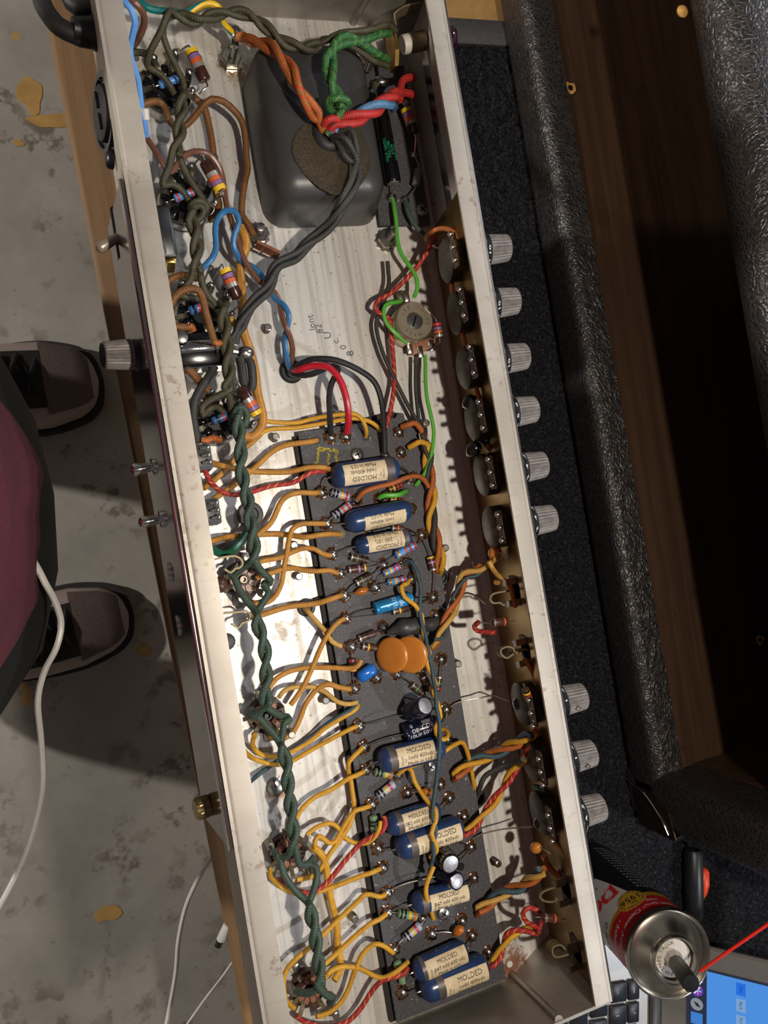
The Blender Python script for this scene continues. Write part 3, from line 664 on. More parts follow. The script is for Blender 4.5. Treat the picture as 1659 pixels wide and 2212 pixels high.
MB().obox((A+B)/2, ((B-A).length/2+.0006, .0030, .0028), (d, n, d.cross(n)), .0013).build('dipped_body', DIPBLUE, t, 60)
MB().tube(spline(PP([(808,1443,.012),(818,1450,.010),(813,1462,.009)])), .0004, 6).build('lead', LEAD, t); MB().tube(spline(PP([(777,1466,.011),(768,1478,.010),(764,1485,.009)])), .0004, 6).build('lead', LEAD, t)
# lump of heat-shrink
q = spline(PP([(836,1369,.0105),(852,1362,.0112),(880,1354,.0125),(905,1352,.0115),(925,1350,.0110),(955,1344,.0100)]), .002); n = len(q)
t = thing('heatshrink_parcel', 'lumpy parcel of black heat-shrink above the orange discs', 'sleeve', q[0]-V(0,0,.003))
MB().tube(q, [.0008+.0038*min(1, i/4)*(1.0 if i < n*.55 else .74)*(1+.10*math.sin(i*1.9)) for i in range(n)], 12).build('sleeve', SHRINK, t, 60)
MB().ball(P(827,1355,.0095), .0020).build('bead', SOLDER, t)

# ---------------------------------------------------------------- resistors
h = .0095
resistor('lilac-grey resistor under the first blue capacitor, between two solder joints', (693,1062,.009),(714.6,1063.5),(755,1074.5),(769,1079,.009), .0023,'grey','kkyr', pos=[.14,.32,.58,.82])
resistor('lilac-grey resistor slanting up to the left end of the second blue capacitor', (706,1130,.009),(719,1116),(757,1089.5),(769,1081,.009), .0023,'grey','kkor', pos=[.14,.34,.56,.82])
resistor('small brown resistor beneath the ochre wire crossing to the right edge', (820,1074,.009),(838,1059),(870,1046),(890,1032,.009), .0017,'carbon','gyrr', pos=[.1,.36,.62,.84])
resistor('small brown resistor just above the second blue capacitor, by the green stub', (820,1077,.009),(841,1078),(873,1083),(890,1095,.009), .0017,'carbon','gyrr', pos=[.1,.36,.62,.84])
resistor('small brown resistor squeezed between the second and third blue capacitors', (798,1146,.010),(845,1140.5),(873,1142),(908,1155,.009), .0016,'carbon','so', pos=[.1,.5], hb=.014)
resistor('brown resistor with silver and black bands, left below the short blue capacitor', (718,1197,.009),(756,1202.5),(797,1212),(825,1218,.009), .0021,'carbon','sekk', pos=[.07,.36,.6,.8])
resistor('brown resistor with pink and yellow bands lying level, left of the blue film trio', (735,1238,.009),(751.5,1231.8),(789.5,1226),(824,1219,.009), .0021,'carbon','spy', pos=[.07,.60,.93])
resistor('brown resistor slanting down from the three-way solder ball', (744,1283,.009),(768,1261),(803,1241.5),(825,1221,.009), .0021,'carbon','sekk', pos=[.08,.38,.62,.8])
resistor('largest light blue resistor, touching the short blue capacitor', (828,1217,.009),(853.5,1200),(899,1176),(908,1159,.010), .0025,'blue','gorr', pos=[.13,.46,.66,.88])
resistor('light blue resistor, middle of the three slanting together', (810,1265,.009),(827.5,1240),(864.5,1222),(876,1215,.009), .0021,'blue','gyrr', pos=[.14,.42,.64,.86])
resistor('light blue resistor, lowest of the three and nearly level', (810,1267,.009),(836,1259),(878,1250),(887,1251,.009), .0021,'blue','gyrr', pos=[.14,.42,.64,.86])
resistor('brown resistor standing along the right board edge with yellow and pink bands', (911,1158,.010),(928.6,1201),(936.5,1233),(935,1288,.009), .0021,'carbon','yps', pos=[.1,.42,.9])
resistor('thin brown resistor with one yellow band below the blue foil can', (749,1336,.009),(847,1322),(884,1312.5),(932,1292,.009), .0019,'carbon','sy', pos=[.07,.42])
resistor('brown resistor slanting up to a lone ball above the heat-shrink parcel', (759,1395,.009),(774.5,1381),(811,1366),(826,1355,.009), .0020,'carbon','sk', pos=[.07,.5])
resistor('short brown resistor with a yellow band pointing at the orange discs', (759,1396,.009),(781,1396),(814,1400),(835,1402,.010), .0020,'carbon','sy', pos=[.08,.42])
resistor('red-banded resistor hanging down from a solder ball onto the yellow wire', (757,1398,.009),(760.4,1421),(762.8,1452),(764,1484,.009), .0021,'carbon','rry', pos=[.18,.55,.84])
resistor('brown resistor with green bands, left of three under the orange discs', (858,1456,.009),(889,1478),(913,1499),(935,1512,.012), .0019,'carbon','sek', pos=[.07,.45,.8])
resistor('brown resistor with green bands, middle of three under the orange discs', (907,1448,.009),(914,1460),(931,1493),(940,1505,.011), .0019,'carbon','se', pos=[.07,.45])
resistor('brown resistor with green and red bands dropping from the right-edge eyelet', (952,1426,.009),(949.6,1461),(944,1494),(942,1503,.010), .0018,'carbon','ser', pos=[.07,.45,.8])
resistor('sage green resistor tucked under the left end of the hooked-wire capacitor', (791,1662,.009),(808.5,1667),(848,1674.5),(857,1673,.009), .0023,'green','kkyo', pos=[.16,.36,.60,.84])
resistor('lilac-grey resistor slanting above the torn-label capacitor', (803,1736,.009),(815,1721),(852.5,1691),(857,1676,.009), .0024,'grey','kkyr', pos=[.12,.3,.52,.72])
resistor('sage green resistor standing beside the end of the red and yellow twist', (803,1738,.009),(806,1761),(809,1793),(815,1830,.009), .0023,'green','kk', pos=[.4,.62])
resistor('sage green resistor below the capacitor that sits under two cans', (839,1970,.009),(859,1972.5),(901,1979.5),(911,1982,.009), .0024,'green','kkyo', pos=[.14,.34,.58,.82])
resistor('lilac-grey resistor lowest on the board, slanting to the third screw', (852,2049,.009),(872,2029),(909,1997),(912,1985,.009), .0024,'grey','kkyr', pos=[.12,.3,.52,.72])
resistor('sage green resistor at the bottom left, crossed by yellow and red wires', (852,2052,.009),(857,2076),(872,2124),(870,2140,.009), .0023,'green','kk', pos=[.35,.6])
# ---------------------------------------------------------------- tube sockets
def octal(label, px, py, r, a0, tags):
    c = P(px, py, .008); c.z = 0; t = thing('octal_socket', label, 'tube socket', c)
    MB().lathe(c, V(0,0,1), [(.0002,r*1.02),(.0012,r*1.04),(.0018,r*.99),(.0060,r*.97),(.0066,r*.93)], 36).build('metal_ring', STEEL, t)
    mb = MB(); mb.lathe(c, V(0,0,1), [(.004,r*.95),(.0095,r*.92),(.0102,r*.86),(.0102,r*.36),(.0085,r*.33),(.0085,.0001)], 36)
    mb.build('phenolic_body', BLACKMATT, t)
    for i in range(8):
        a = a0+math.pi/4*(i+.5); u = V(math.cos(a), math.sin(a), 0); q = V(-u.y, u.x, 0)
        MB().obox(c+u*r*.68+V(0,0,.0112), (r*.22, r*.14, .0016), (u, q, V(0,0,1)), .0006).build('body_block', BLACKGLOSS, t)
        a = a0+math.pi/4*i; u = V(math.cos(a), math.sin(a), 0); q = V(-u.y, u.x, 0)
        p = [c+u*r*.46+V(0,0,.0100), c+u*r*.62+V(0,0,.0135), c+u*r*.86+V(0,0,.0140), c+u*r*(1.0+.12*((i*5) % 3))+V(0,0,.0128)]
        MB().ribbon(spline(p, .001), q, .0024, .0005).build('solder_tag', RUSTY, t)
    for k, (dx, dy) in enumerate(tags):
        e = P(dx, dy, .012); b = V(e.x, e.y, .0008); u = (b-c); u.z = 0; b0 = c+u.normalized()*r*.95+V(0,0,.001); q = V(-u.y, u.x, 0).normalized()
        MB().ribbon(spline([b0, b0*.4+b*.6+V(0,0,.0015), b+V(0,0,.007), e+V(0,0,.002)], .0012), q, .0042, .0006).build('mounting_tag', STEEL if k % 2 else RUSTY, t)
        MB().ball(e+V(0,0,.0022), .0016, (1,1,.8), 10).build('solder_blob', SOLDER, t)
octal('black octal tube socket nearest the top end, under olive cloth wires', 357, 196, .0122, .3, [(331,128),(378,118),(408,160),(415,200)])
octal('black octal tube socket, second from the top, beside the black slide switch', 396, 436, .0124, .5, [(379,372),(413,362),(452,402),(464,440)])
octal('black octal tube socket with a brown wire arched over it, third from the top', 430, 680, .0116, .2, [(392,612),(455,618),(490,640),(500,680)])
octal('black octal tube socket nearest the middle, lowest of the four black ones', 468, 910, .0112, .4, [(455,848),(512,852),(520,874),(545,915)])
WPINK = plain('pinkish_worn_wafer', 'a98a80', .5, 0, .25, 400)
def noval(label, px, py, r, a0, top):
    c = P(px, py, .006); c.z = 0; t = thing('noval_socket', label, 'tube socket', c)
    MB().lathe(c, V(0,0,1), [(.0002,r*1.0),(.0032,r*1.0),(.0040,r*.96),(.0040,.0024),(.003,.0022),(.003,.0001)], 32).build('wafer_base', WAFERD, t)
    for i in range(9):
        a = a0+2*math.pi*(i+.5)/9.6; u = V(math.cos(a), math.sin(a), 0); q = V(-u.y, u.x, 0)
        w0, w1 = r*.10, r*.23; b = c+V(0,0,.0040)
        MB().extr([b+u*r*.34-q*w0, b+u*r*.80-q*w1, b+u*r*.72, b+u*r*.83+q*w1*.9, b+u*r*.34+q*w0], V(0,0,.0014)).build('wafer_segment', top, t, smooth=False)
        a = a0+2*math.pi*i/9.6; u = V(math.cos(a), math.sin(a), 0); q = V(-u.y, u.x, 0)
        k = .95+.30*((i*4) % 3)/2
        MB().ribbon(spline([c+u*r*.60+V(0,0,.0042), c+u*r*.78+V(0,0,.0068), c+u*r*k+V(0,0,.0088+.001*(i % 2))], .001), q, .0022, .00045).build('solder_tag', TAN if i % 3 else RUSTY, t)
    MB().lathe(c, V(0,0,1), [(.0035,.0021),(.0064,.0021),(.0068,.0018),(.0068,.0012),(.004,.0011)], 16).build('centre_spigot', RUSTY if top is WPINK else BLACKMATT, t)
    for s in (-1, 1):
        u = V(math.cos(a0+1.1), math.sin(a0+1.1), 0)*s
        MB().obox(c+u*r*1.15+V(0,0,.0007), (r*.32, .0032, .0006), (u, V(-u.y,u.x,0), V(0,0,1)), .0005).build('saddle_ear', STEEL, t)
noval('pale worn brown tube socket next to the upper jack spring', 526, 1252, .0094, .2, WPINK)
noval('brown wafer tube socket with a black centre hole, below the bright spot', 579, 1547, .0094, .5, WAFER)
noval('brown wafer tube socket with yellow and red wires looping under it', 624, 1844, .0094, .1, WAFER)
noval('brown wafer tube socket nearest the bottom end of the chassis', 669, 2141, .0090, .7, WAFER)

# ---------------------------------------------------------------- resistors and screens round the black sockets
bg_ = dict(style='big')
resistor('large brown resistor, yellow end up, beside the topmost black socket', (383,116,.013),(412,108,.017),(444,176,.015),(430,204,.013), .0031,'big','yvos', pos=[.07,.24,.38,.52], wb=.0022)
resistor('large brown resistor, yellow end down, over the second black socket', (418,355,.016),(442,347,.026),(477,412,.024),(466,434,.014), .0032,'big','yvos', pos=[.92,.76,.63,.48], wb=.0022)
resistor('large brown resistor, yellow end up, below the blue wire loop', (459,604,.013),(484,580,.018),(515,646,.016),(496,680,.012), .0031,'big','yvos', pos=[.09,.26,.42,.55], wb=.0022)
resistor('large brown resistor, yellow end down, beside the ochre wires joining', (507,838,.013),(519,836,.018),(556,898,.016),(546,916,.012), .0032,'big','yvos', pos=[.90,.74,.60,.46], wb=.0022)
resistor('light blue resistor in the topmost black socket', (330,190,.014),(343,184,.0165),(384,170,.0165),(396,166,.014), .0021,'blue','k', pos=[.4])
resistor('light blue resistor in the second black socket', (366,436,.014),(376,430,.0165),(420,413,.0165),(432,408,.014), .0022,'blue','rer', pos=[.16,.6,.82])
resistor('light blue resistor with a red band in the third black socket', (400,678,.014),(408,672,.0165),(442,661,.0165),(456,655,.014), .0024,'blue','kr', pos=[.28,.62])
resistor('slate blue resistor in the lowest black socket', (443,922,.014),(458,912,.0165),(492,896,.0165),(504,890,.014), .0024,'slate','kr', pos=[.35,.72])
# ---------------------------------------------------------------- parts on the back wall (inside)
def at_back(px, py, z): return P(px, py, z)
a, b = P(338,442,.030), P(378,552,.030)
t = thing('slide_switch', 'black plastic slide switch body with two raised panels under the back lip', 'switch', V(.034,(a.y+b.y)/2,.012))
MB().box((.0185, b.y, .013), (.0455, a.y, .030), .0008).build('switch_body', BLACKMATT, t)
MB().box((.024, a.y-.0085, .030), (.0385, a.y-.001, .0312), .0005).build('raised_panel', SHRINK, t); MB().box((.024, b.y+.0005, .030), (.0405, b.y+.0078, .0312), .0005).build('raised_panel', SHRINK, t)
MB().box((.040, b.y-.0026, .014), (.0445, b.y, .028), .0004).build('contact', BRASSL, t)
t = thing('toggle_switch', 'toggle switch body with a stamped metal plate, lying across below the third black socket', 'switch', P(440,760,.016))
a, b = P(392,752,.026), P(480,752,.026)
MB().box((.0185, a.y-.0083, .012), (b.x+.001, a.y+.0075, .0235), .0008).build('switch_body', BLACKGLOSS, t)
MB().box((.0225, a.y-.0022, .0235), (b.x, a.y+.0032, .0262), .0006).build('metal_plate', CHROME, t)
MB().box((.0225, a.y-.0092, .0115), (b.x+.001, a.y-.0086, .0225)).build('side_strap', CHROME, t)
mb = MB(); text_flat(mb, '5A 250 V', V((a.x+b.x)/2-.001, a.y+.0016, .02628), V(-1,0,0), V(0,-1,0), .0026, 1.0); text_flat(mb, '342', V((a.x+b.x)/2-.001, a.y-.0008, .02628), V(-1,0,0), V(0,-1,0), .0024)
mb.build('stamped_lettering', INK, t, smooth=False)
MB().ball(P(530,763,.017), .0042, (1.1,.9,.8), 14).build('solder_blob', SOLDER, t); MB().tube(spline(PP([(478,752,.020),(500,757,.019),(530,764,.016)])), .0014).build('terminal', STEEL, t)
MB().lathe(P(392,728,.028), V(0,0,1), [(0,.0031),(.0008,.0030),(.0012,.0022)], 18).build('slotted_screw', STEEL, t)
MB().tube(spline(PP([(464,742,.028),(470,755,.027),(470,768,.024)])), .0006).build('bare_lead', LEAD, t)
for lab, x0, y0, x1, y1 in (('grey slide switch body with shiny tags, below the lowest black socket', 424,959,463,1011), ('grey slide switch body with shiny tags, beside the large grey grommet', 443,1078,481,1130)):
    a, b = P(x0,y0,.026), P(x1,y1,.026); t = thing('slide_switch', lab, 'switch', V((a.x+b.x)/2,(a.y+b.y)/2,.010))
    MB().box((.0195, b.y, .010), (b.x, a.y, .0250), .0008).build('switch_body', GREYRUBBER, t); MB().box((.028, b.y+.0008, .0250), (b.x-.001, a.y-.0008, .0256), .0003).build('cover_plate', SHRINK, t)
    for k in range(3):
        q = V(a.x+.0035, a.y-.0025-k*.0035, .0256); MB().obox(q+V(0,0,.0012), (.0024,.0006,.0014), None, .0002).build('tag', STEEL, t); MB().ball(q+V(.001,0,.0025), .0013, (1.2,1,.8), 10).build('solder_blob', SOLDER, t)
def jack(label, path, z, wd, cx, cy, mat=TAN, s=1):
    """jack with a J-shaped switch spring"""
    q = PP([(x, y, z) for x, y in path]); t = thing('jack_socket', label, 'jack', q[0]-V(0,0,.006))
    MB().ribbon(spline(q, .0012), V(0,0,1), wd, .0009).build('switch_spring', mat, t)
    c = V(cx, cy, z); MB().lathe(c, V(s,0,0), [(0,.0048),(.001,.0055),(.004,.0055),(.0042,.0050),(.0075,.0048)], 20).build('jack_bush', STEEL, t)
    MB().box((min(cx, cx+s*.001), cy-.008, z-.006), (max(cx, cx+s*.001), cy+.008, z+.006), .0004).build('insulating_plate', WAFERD, t)
    for k in (-1, 1): MB().obox(V(cx-s*.004, cy+k*.0055, z+.002), (.004,.0016,.0004), None).build('tag', STEEL, t)
    return t
y = P(490,1215,.03).y
jack('jack socket with a broad tan J-shaped spring above the pale tube socket', [(461,1209),(486,1203),(509,1202),(521,1211),(522,1220),(515,1227),(507,1228),(497,1237),(484,1229)], .026, .0058, .0255, y, s=-1)
y = P(505,1330,.03).y
jack('jack socket with a thin tan J-shaped spring, second along the back lip', [(480,1325),(510,1322),(532,1320),(540,1328),(537,1340),(522,1346),(514,1356),(500,1348)], .024, .0034, .0255, y, s=-1)
MB().build
for lab, px, py in (('brown glossy bead peeping out under the back lip by the pale socket', 474,1263), ('grey rubber dome under the back lip below the bright spot', 490,1386)):
    tag(MB().ball(P(px,py,.020), .0042, (1,1,.9), 14).build('terminal_bead', CARBON if py < 1300 else GREYRUBBER), lab, 'terminal')

# ---------------------------------------------------------------- outside of the back wall
t = thing('control_plate', 'long polished metal plate edging the outside of the back wall', 'plate', V(.016,-.02,.004))
y0, y1 = P(268,395,.058).y, P(499,1830,.058).y
MB().extr([V(.0243,y1,.0608), V(.0228,y1,.0608), V(.0168,y1,.010), V(.0180,y1,.010)], V(0,y0-y1,0)).build('plate', DARKCHROME, t, smooth=False)
MB().tube([V(.0232,y1+(y0-y1)*i/30,.0606) for i in range(31)], .0014, 12).build('bright_edge', CHROME, t)
NB = V(-.975, 0, .22).normalized()     # outward normal of the leaning back wall
def bat(label, base, tip, r0, r1, mat, nut=True):
    A, B = P(*base), P(*tip); d = (B-A); L = d.length; d.normalize(); t = thing('toggle_lever', label, 'switch', A-V(0,0,.006))
    if nut: MB().lathe(A-d*.002, d, [(0,.0058),(.0022,.0058),(.0026,.0050)], 6).build('hex_nut', mat, t, 20)
    if nut: MB().lathe(A, d, [(0,.0042),(.0035,.0042),(.004,.0034)], 20).build('bush', mat, t)
    else: MB().lathe(A-d*.006, d, [(0,.0042),(.0060,.0042),(.0066,.0030)], 20).build('bush', BLACKMATT, t)
    MB().lathe(A, d, [(0,r0),(L*.6,(r0+r1)/2),(L*.80,r1),(L*.90,r1*.88),(L*.97,r1*.55),(L,r1*.15)], 18).build('lever', mat, t, 60)
bat('rounded ivory-grey metal toggle lever over the bench edge near the top', (262,508,.030), (209,540,.030), .0019, .0029, plain('worn_satin_metal','b3a898',.34,.55,.15,200), False)
bat('brownish chrome toggle lever, upper of the pair below the grey knob', (346,1005,.030), (282,1017,.030), .0018, .0030, CHROME)
bat('brownish chrome toggle lever, lower of the pair below the grey knob', (362,1118,.030), (299,1130,.030), .0018, .0030, CHROME)
def knobgrip(t, A, d, L, r0, r1, mat, seg=56): return MB().lathe(A, d, [(0,r0),(.0008,r0),(.001,r0*1.0),(L-.0012,r1),(L-.0006,r1*.97),(L,r1*.86),(L,r1*.2)], seg, (.0005, L-.0008, .075)).build('fluted_grip', mat, t, 20)
A = P(316,765,.030); t = MB().lathe(A, NB, [(0,.0098),(.0020,.0098),(.0042,.0088),(.0048,.0070),(.0075,.0066)], 32).build('rear_knob', BLACKMATT, ch)
knobgrip(t, A+NB*.0070, NB, .0125, .0070, .0062, KNOBG); MB().lathe(A+NB*.0194, NB, [(0,.0056),(.0004,.0054)], 24).build('dark_cap', SKIRT, t)
A = P(243,248,.028); t = thing('power_outlet', 'round black outlet on the outside of the back wall, above the bench board', 'outlet', A-V(0,0,.018))
MB().lathe(A, NB, [(0,.0190),(.003,.0190),(.0048,.0172),(.0048,.0150),(.0036,.0145),(.0036,.0001)], 36).build('rim', BLACKGLOSS, t); MB().lathe(A+NB*.0036, NB, [(0,.0125),(.0022,.0120),(.0026,.011)], 28).build('insert', RUBBER, t)
for k in (-1,1): MB().obox(A+NB*.0064+V(0,k*.005,.002), (.0005,.0035,.0009)).build('slot', BLACKMATT, t, smooth=False)
tag(MB().lathe(P(243,346,.028), NB, [(0,.0042),(.002,.0040),(.003,.003),(.0034,.001)], 16).build('plate_screw', BLACKMATT), 'small dark screw on the back wall just under the round outlet', 'screw')
A = P(466,1734,.030); t = thing('fuse_holder', 'stubby knurled brass-grey fuse cap standing out over the bench edge', 'fuse holder', A-V(0,0,.004))
MB().lathe(A, NB, [(0,.0058),(.0018,.0058),(.0018,.0046),(.003,.0046)], 24).build('collar', BLACKMATT, t); MB().lathe(A+NB*.003, NB, [(0,.0046),(.0008,.0050),(.0055,.0050),(.0068,.0044),(.0070,.003)], 44, (.0008,.0056,.05)).build('knurled_cap', plain('brassy_grey','94835c',.35,.9,.2,200), t, 20)
for k, (px, py) in enumerate(((391,1250),(413,1372))):
    c = P(px,py,.033); tag(MB().obox(c, (.0006,.0045,.0022), (NB, V(0,1,0), NB.cross(V(0,1,0))), .0004).build('slotted_rivet', STEEL), ('flat bright rivet on the polished plate, upper of two','flat bright rivet on the polished plate, lower of two')[k], 'rivet')

# ---------------------------------------------------------------- front panel: knobs, pots, jacks, pilot lamp
NF = V(.99, 0, .12).normalized(); KU = V(-.12, 0, .99).normalized()
rot = [('10',-.35),('10',-.40),('10',-.42),('5',-.30),('4',.0),('3',-.35),('1',.25),('1',.30),('4',.10)]
where = ['nearest the pilot lamp','second from the pilot lamp','third from the pilot lamp','fourth from the pilot lamp','fifth from the pilot lamp','sixth from the pilot lamp','first with a set screw','second with a set screw','nearest the spray can']
for k, (px, py) in enumerate(((1049,541),(1069,656),(1089,776),(1107,891),(1127,1011),(1149,1126),(1214,1513),(1234,1636),(1257,1752))):
    A = P(px, py, .046); A.x = .1938
    prof = [(0,.0120),(.0010,.0122),(.0018,.0118),(.0040,.0094),(.0056,.0083),(.0060,.0078)]
    sk = MB().lathe(A, NF, prof, 40).build('control_knob', SKIRT, ch)
    knobgrip(sk, A+NF*.0058, NF, .0118, .0076, .0069, KNOBG)
    mb = MB(); num, off = rot[k]; n0 = int(num)
    for j in range(1, 11):
        ph = off+(j-n0)*math.radians(30); u = KU*math.cos(ph)+V(0,1,0)*math.sin(ph)
        c = A+u*.0106+NF*.00305; nn = (u*.62+NF*.78).normalized(); ty = (V(0,1,0)*math.cos(ph)-KU*math.sin(ph))*-1; tx = nn.cross(ty)*-1
        text_flat(mb, str(j), c+nn*.0003, ty*-1, tx, .0050, 1.0, .02)
    mb.build('numerals', WHITEINK, sk, smooth=False)
    if k in (6,7): MB().lathe(A+NF*.0105+KU*.0066+V(0,-.0035,0), (KU+V(0,-.4,0)).normalized(), [(0,.0013),(.0008,.0013),(.0008,.0008),(.0002,.0007)], 14).build('set_screw', STEEL, sk)
    # potentiometer behind the knob
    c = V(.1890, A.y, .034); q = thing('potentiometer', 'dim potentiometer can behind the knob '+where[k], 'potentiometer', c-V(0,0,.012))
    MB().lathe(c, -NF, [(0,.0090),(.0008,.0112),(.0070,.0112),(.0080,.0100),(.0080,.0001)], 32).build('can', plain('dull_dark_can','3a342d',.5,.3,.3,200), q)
    MB().box((.1800, A.y-.0085, .0445), (.1815, A.y+.0085, .0505), .0004).build('tag_strip', WAFERD, q)
    for j in (-1,0,1):
        MB().ribbon(spline([V(.1805,A.y+j*.0062,.047), V(.1790,A.y+j*.0062,.0515), V(.1765,A.y+j*.0066,.0525)], .001), V(0,1,0), .0026, .0005).build('tag', STEEL, q); MB().ball(V(.1772,A.y+j*.0066,.0528), .0015, (1.2,1,.8), 10).build('solder_blob', SOLDER, q)
wj = ['jack with a J-shaped spring in the dark front corner, above the red stub','jack with a broad cream spring in the dark front corner, below the red stub','jack with a thin J-shaped spring, lower front, above the red loop','jack with a broad tan spring at the bottom front corner']
for k, (path, wd) in enumerate(((((1115,1274),(1085,1278),(1063,1284),(1058,1295),(1066,1303),(1080,1302),(1088,1308),(1092,1298)), .0012), (((1145,1400),(1110,1408),(1090,1420),(1078,1412),(1077,1402),(1090,1396),(1104,1400),(1106,1412)), .0058), (((1222,1910),(1185,1920),(1168,1930),(1167,1940),(1180,1947),(1198,1946),(1203,1936)), .0012), (((1262,2040),(1225,2055),(1195,2062),(1187,2052),(1190,2040),(1205,2036),(1215,2046)), .0058))):
    y = P(path[0][0], path[0][1], .036).y
    jack(wj[k], path, .040, wd, .1870, y, TAN, 1)
wn = ['upper of the pair above the set-screw knobs','lower of the pair above the set-screw knobs','upper of the pair by the spray can','lower of the pair by the spray can']
for k, (px, py) in enumerate(((1163,1226),(1187,1345),(1283,1845),(1305,1960))):
    A = P(px, py, .042); A.x = .1915
    tag(MB().lathe(A, NF, [(0,.0066),(.0022,.0066),(.0022,.0048),(.0040,.0046),(.0040,.0032),(.001,.003)], 6 if k % 2 else 28).build('jack_nut', CHROME, None, 25), 'chrome jack nut on the control panel, '+wn[k], 'nut')
A = P(975,88,.036); A.x = .1915; t = thing('pilot_lamp', 'pilot lamp with a purple jewel outside and a brass lamp holder inside', 'lamp', A-V(0,0,.010))
MB().lathe(A, NF, [(0,.0088),(.0055,.0088),(.0058,.0080),(.0085,.0072),(.0090,.0070)], 60, (.0002,.0054,.035)).build('knurled_bezel', BRASSL, t, 20)
MB().lathe(A+NF*.0058, NF, [(0,.0084),(.0035,.0076),(.0050,.0068)], 32).build('chrome_ring', CHROME, t)
MB().lathe(A+NF*.0104, NF, [(0,.0068),(.0025,.0064),(.0048,.0048),(.0058,.0022),(.0060,.0004)], 20).build('jewel', JEWEL, t)
B = P(846,102,.034); D_ = (A-B); L = D_.length; D_.normalize()
MB().lathe(B+D_*.006, D_, [(0,.0045),(.0018,.0048),(.004,.0048)], 24).build('insulator', WHITEP, t); MB().lathe(B+D_*.0098, D_, [(0,.0049),(L-.012,.0049)], 24).build('barrel', TAN, t)
q = V(0,1,0); MB().extr([B+q*.0095+V(0,0,.004), B+q*.0095-V(0,0,.006), B-q*.0095-V(0,0,.007), B-q*.0102, B-q*.004+V(0,0,.004)], D_*.0022).build('brass_flange', BRASSL, t, smooth=False)
MB().ribbon(spline([B+q*.008+V(.002,0,.002), B+q*.0125+V(.001,0,.004), B+q*.016+V(.008,0,.006), A+q*.014+V(-.004,0,.004)], .002), V(0,0,1), .008, .0008).build('bracket', TAN, t)

# ---------------------------------------------------------------- bias board beside the power transformer
t = thing('bias_board', 'small black fibre board at the top right holding the long black capacitor', 'circuit board', V(.178,.198,.0002))
x0, y0 = P(822,488,.005).x, P(835,487,.005).y
MB().box((x0, y0, .0025), (.1905, .252, .0050)).build('board_panel', BOARD, t, smooth=False); MB().box((x0+.004, y0+.004, .0002), (.188, .248, .0025)).build('spacer', BOARDEDGE, t, smooth=False)
for x, y, k in ((846,428,1.2),(875,432,1.0),(894,334,.9),(825,176,1.0),(878,222,.9),(944,440,.9),(930,300,.8),(958,300,.8),(942,372,.8),(970,372,.8)):
    MB().ball(P(x,y,.0058), .0026*k, (1,1,.75), 14).build('solder_joint', SOLDER, t, 60)
moul = thing('electrolytic_capacitor', 'long glossy black capacitor with green print beside the power transformer', 'capacitor', P(838,318,.006))
A, B = P(824,240,.0125), P(850,396,.0115); d = (B-A); L = d.length; d.normalize(); up = (V(0,0,1)-d*d.z).normalized()
MB().lathe(A, d, [(0,.0030),(.0003,.0036),(.0022,.0037),(.0030,.0034),(.0038,.0039),(L-.0008,.0043),(L-.0002,.0040),(L,.0034)], 28).build('sleeve', BLACKGLOSS, moul)
MB().lathe(B+d*.0001, d, [(-.0002,.0033),(.0003,.0032)], 24).build('end_seal', GREYTUBE, moul)
mb = MB()
for s, sz, ph in (('SPRAGUE  +', .0023, -.66), ('ATOM', .0021, -.2), ('TVA-1346', .0023, .24), ('100UF 100VDC', .0022, .66)): text_cyl(mb, s, A, d, up, .0043, sz, L*.58, ph, math.pi, .95)
mb.build('lettering', GREENINK, moul, smooth=False)
MB().tube(spline(PP([(850,396,.0115),(848,412,.010),(847,426,.007)])), .0005, 6).build('lead', LEAD, moul); MB().tube(spline(PP([(824,240,.0125),(818,225,.013),(812,200,.013),(806,188,.012)])), .0005, 6).build('lead', LEAD, moul)
resistor('large brown resistor, yellow end up, on the small board by the black capacitor', (866,220,.012),(876,234,.0125),(895,289,.0115),(895,332,.007), .0030,'big','yvos', pos=[.10,.28,.44,.58], wb=.0022)
def diode(label, a, b, e0, e1, r=.0023, hb=.0095):
    A, B = P(*a, hb), P(*b, hb); d = B-A; L = d.length; d.normalize(); t = thing('diode', label, 'diode', (A+B)/2-V(0,0,r), None)
    MB().lathe(A, d, [(0,r*.5),(.0002,r),(L-.0004,r),(L,r*.8)], 18).build('body', GREYTUBE, t)
    MB().tube(spline([A, A-d*.002, P(*e0,.007)]), .0005, 6).build('lead', LEAD, t); MB().tube(spline([B, B+d*.002, P(*e1,.007)]), .0005, 6).build('lead', LEAD, t)
diode('bright grey tubular diode at the edge of the light on the small board', (904,366),(898,400),(895,336),(876,430))
for n, (a, b, e0, e1) in zip(('near column, top','far column, top','near column, middle','far column, middle','near column, bottom','far column, bottom'), (((925,255),(927,289),(922,235),(930,300)),((955,255),(958,287),(952,235),(958,300)),((938,325),(941,360),(930,302),(942,372)),((968,326),(970,358),(958,302),(970,372)),((944,396),(946,432),(942,374),(945,445)),((976,398),(967,428),(970,374),(948,446)))):
    diode('dim tubular diode in the shadow of the front lip, '+n, a, b, e0, e1)
t = thing('solder_lug', 'tinned lug with a drooping silver blob by the transformer corner', 'terminal', P(812,178,.001))
MB().ribbon(spline(PP([(790,165,.002),(800,175,.003),(806,184,.010),(818,178,.013)]), .001), V(.3,1,0).normalized(), .004, .0007).build('lug', TAN, t); MB().ball(P(828,177,.0125), .0028, (1.5,.8,.7), 12).build('blob', SOLDER, t)

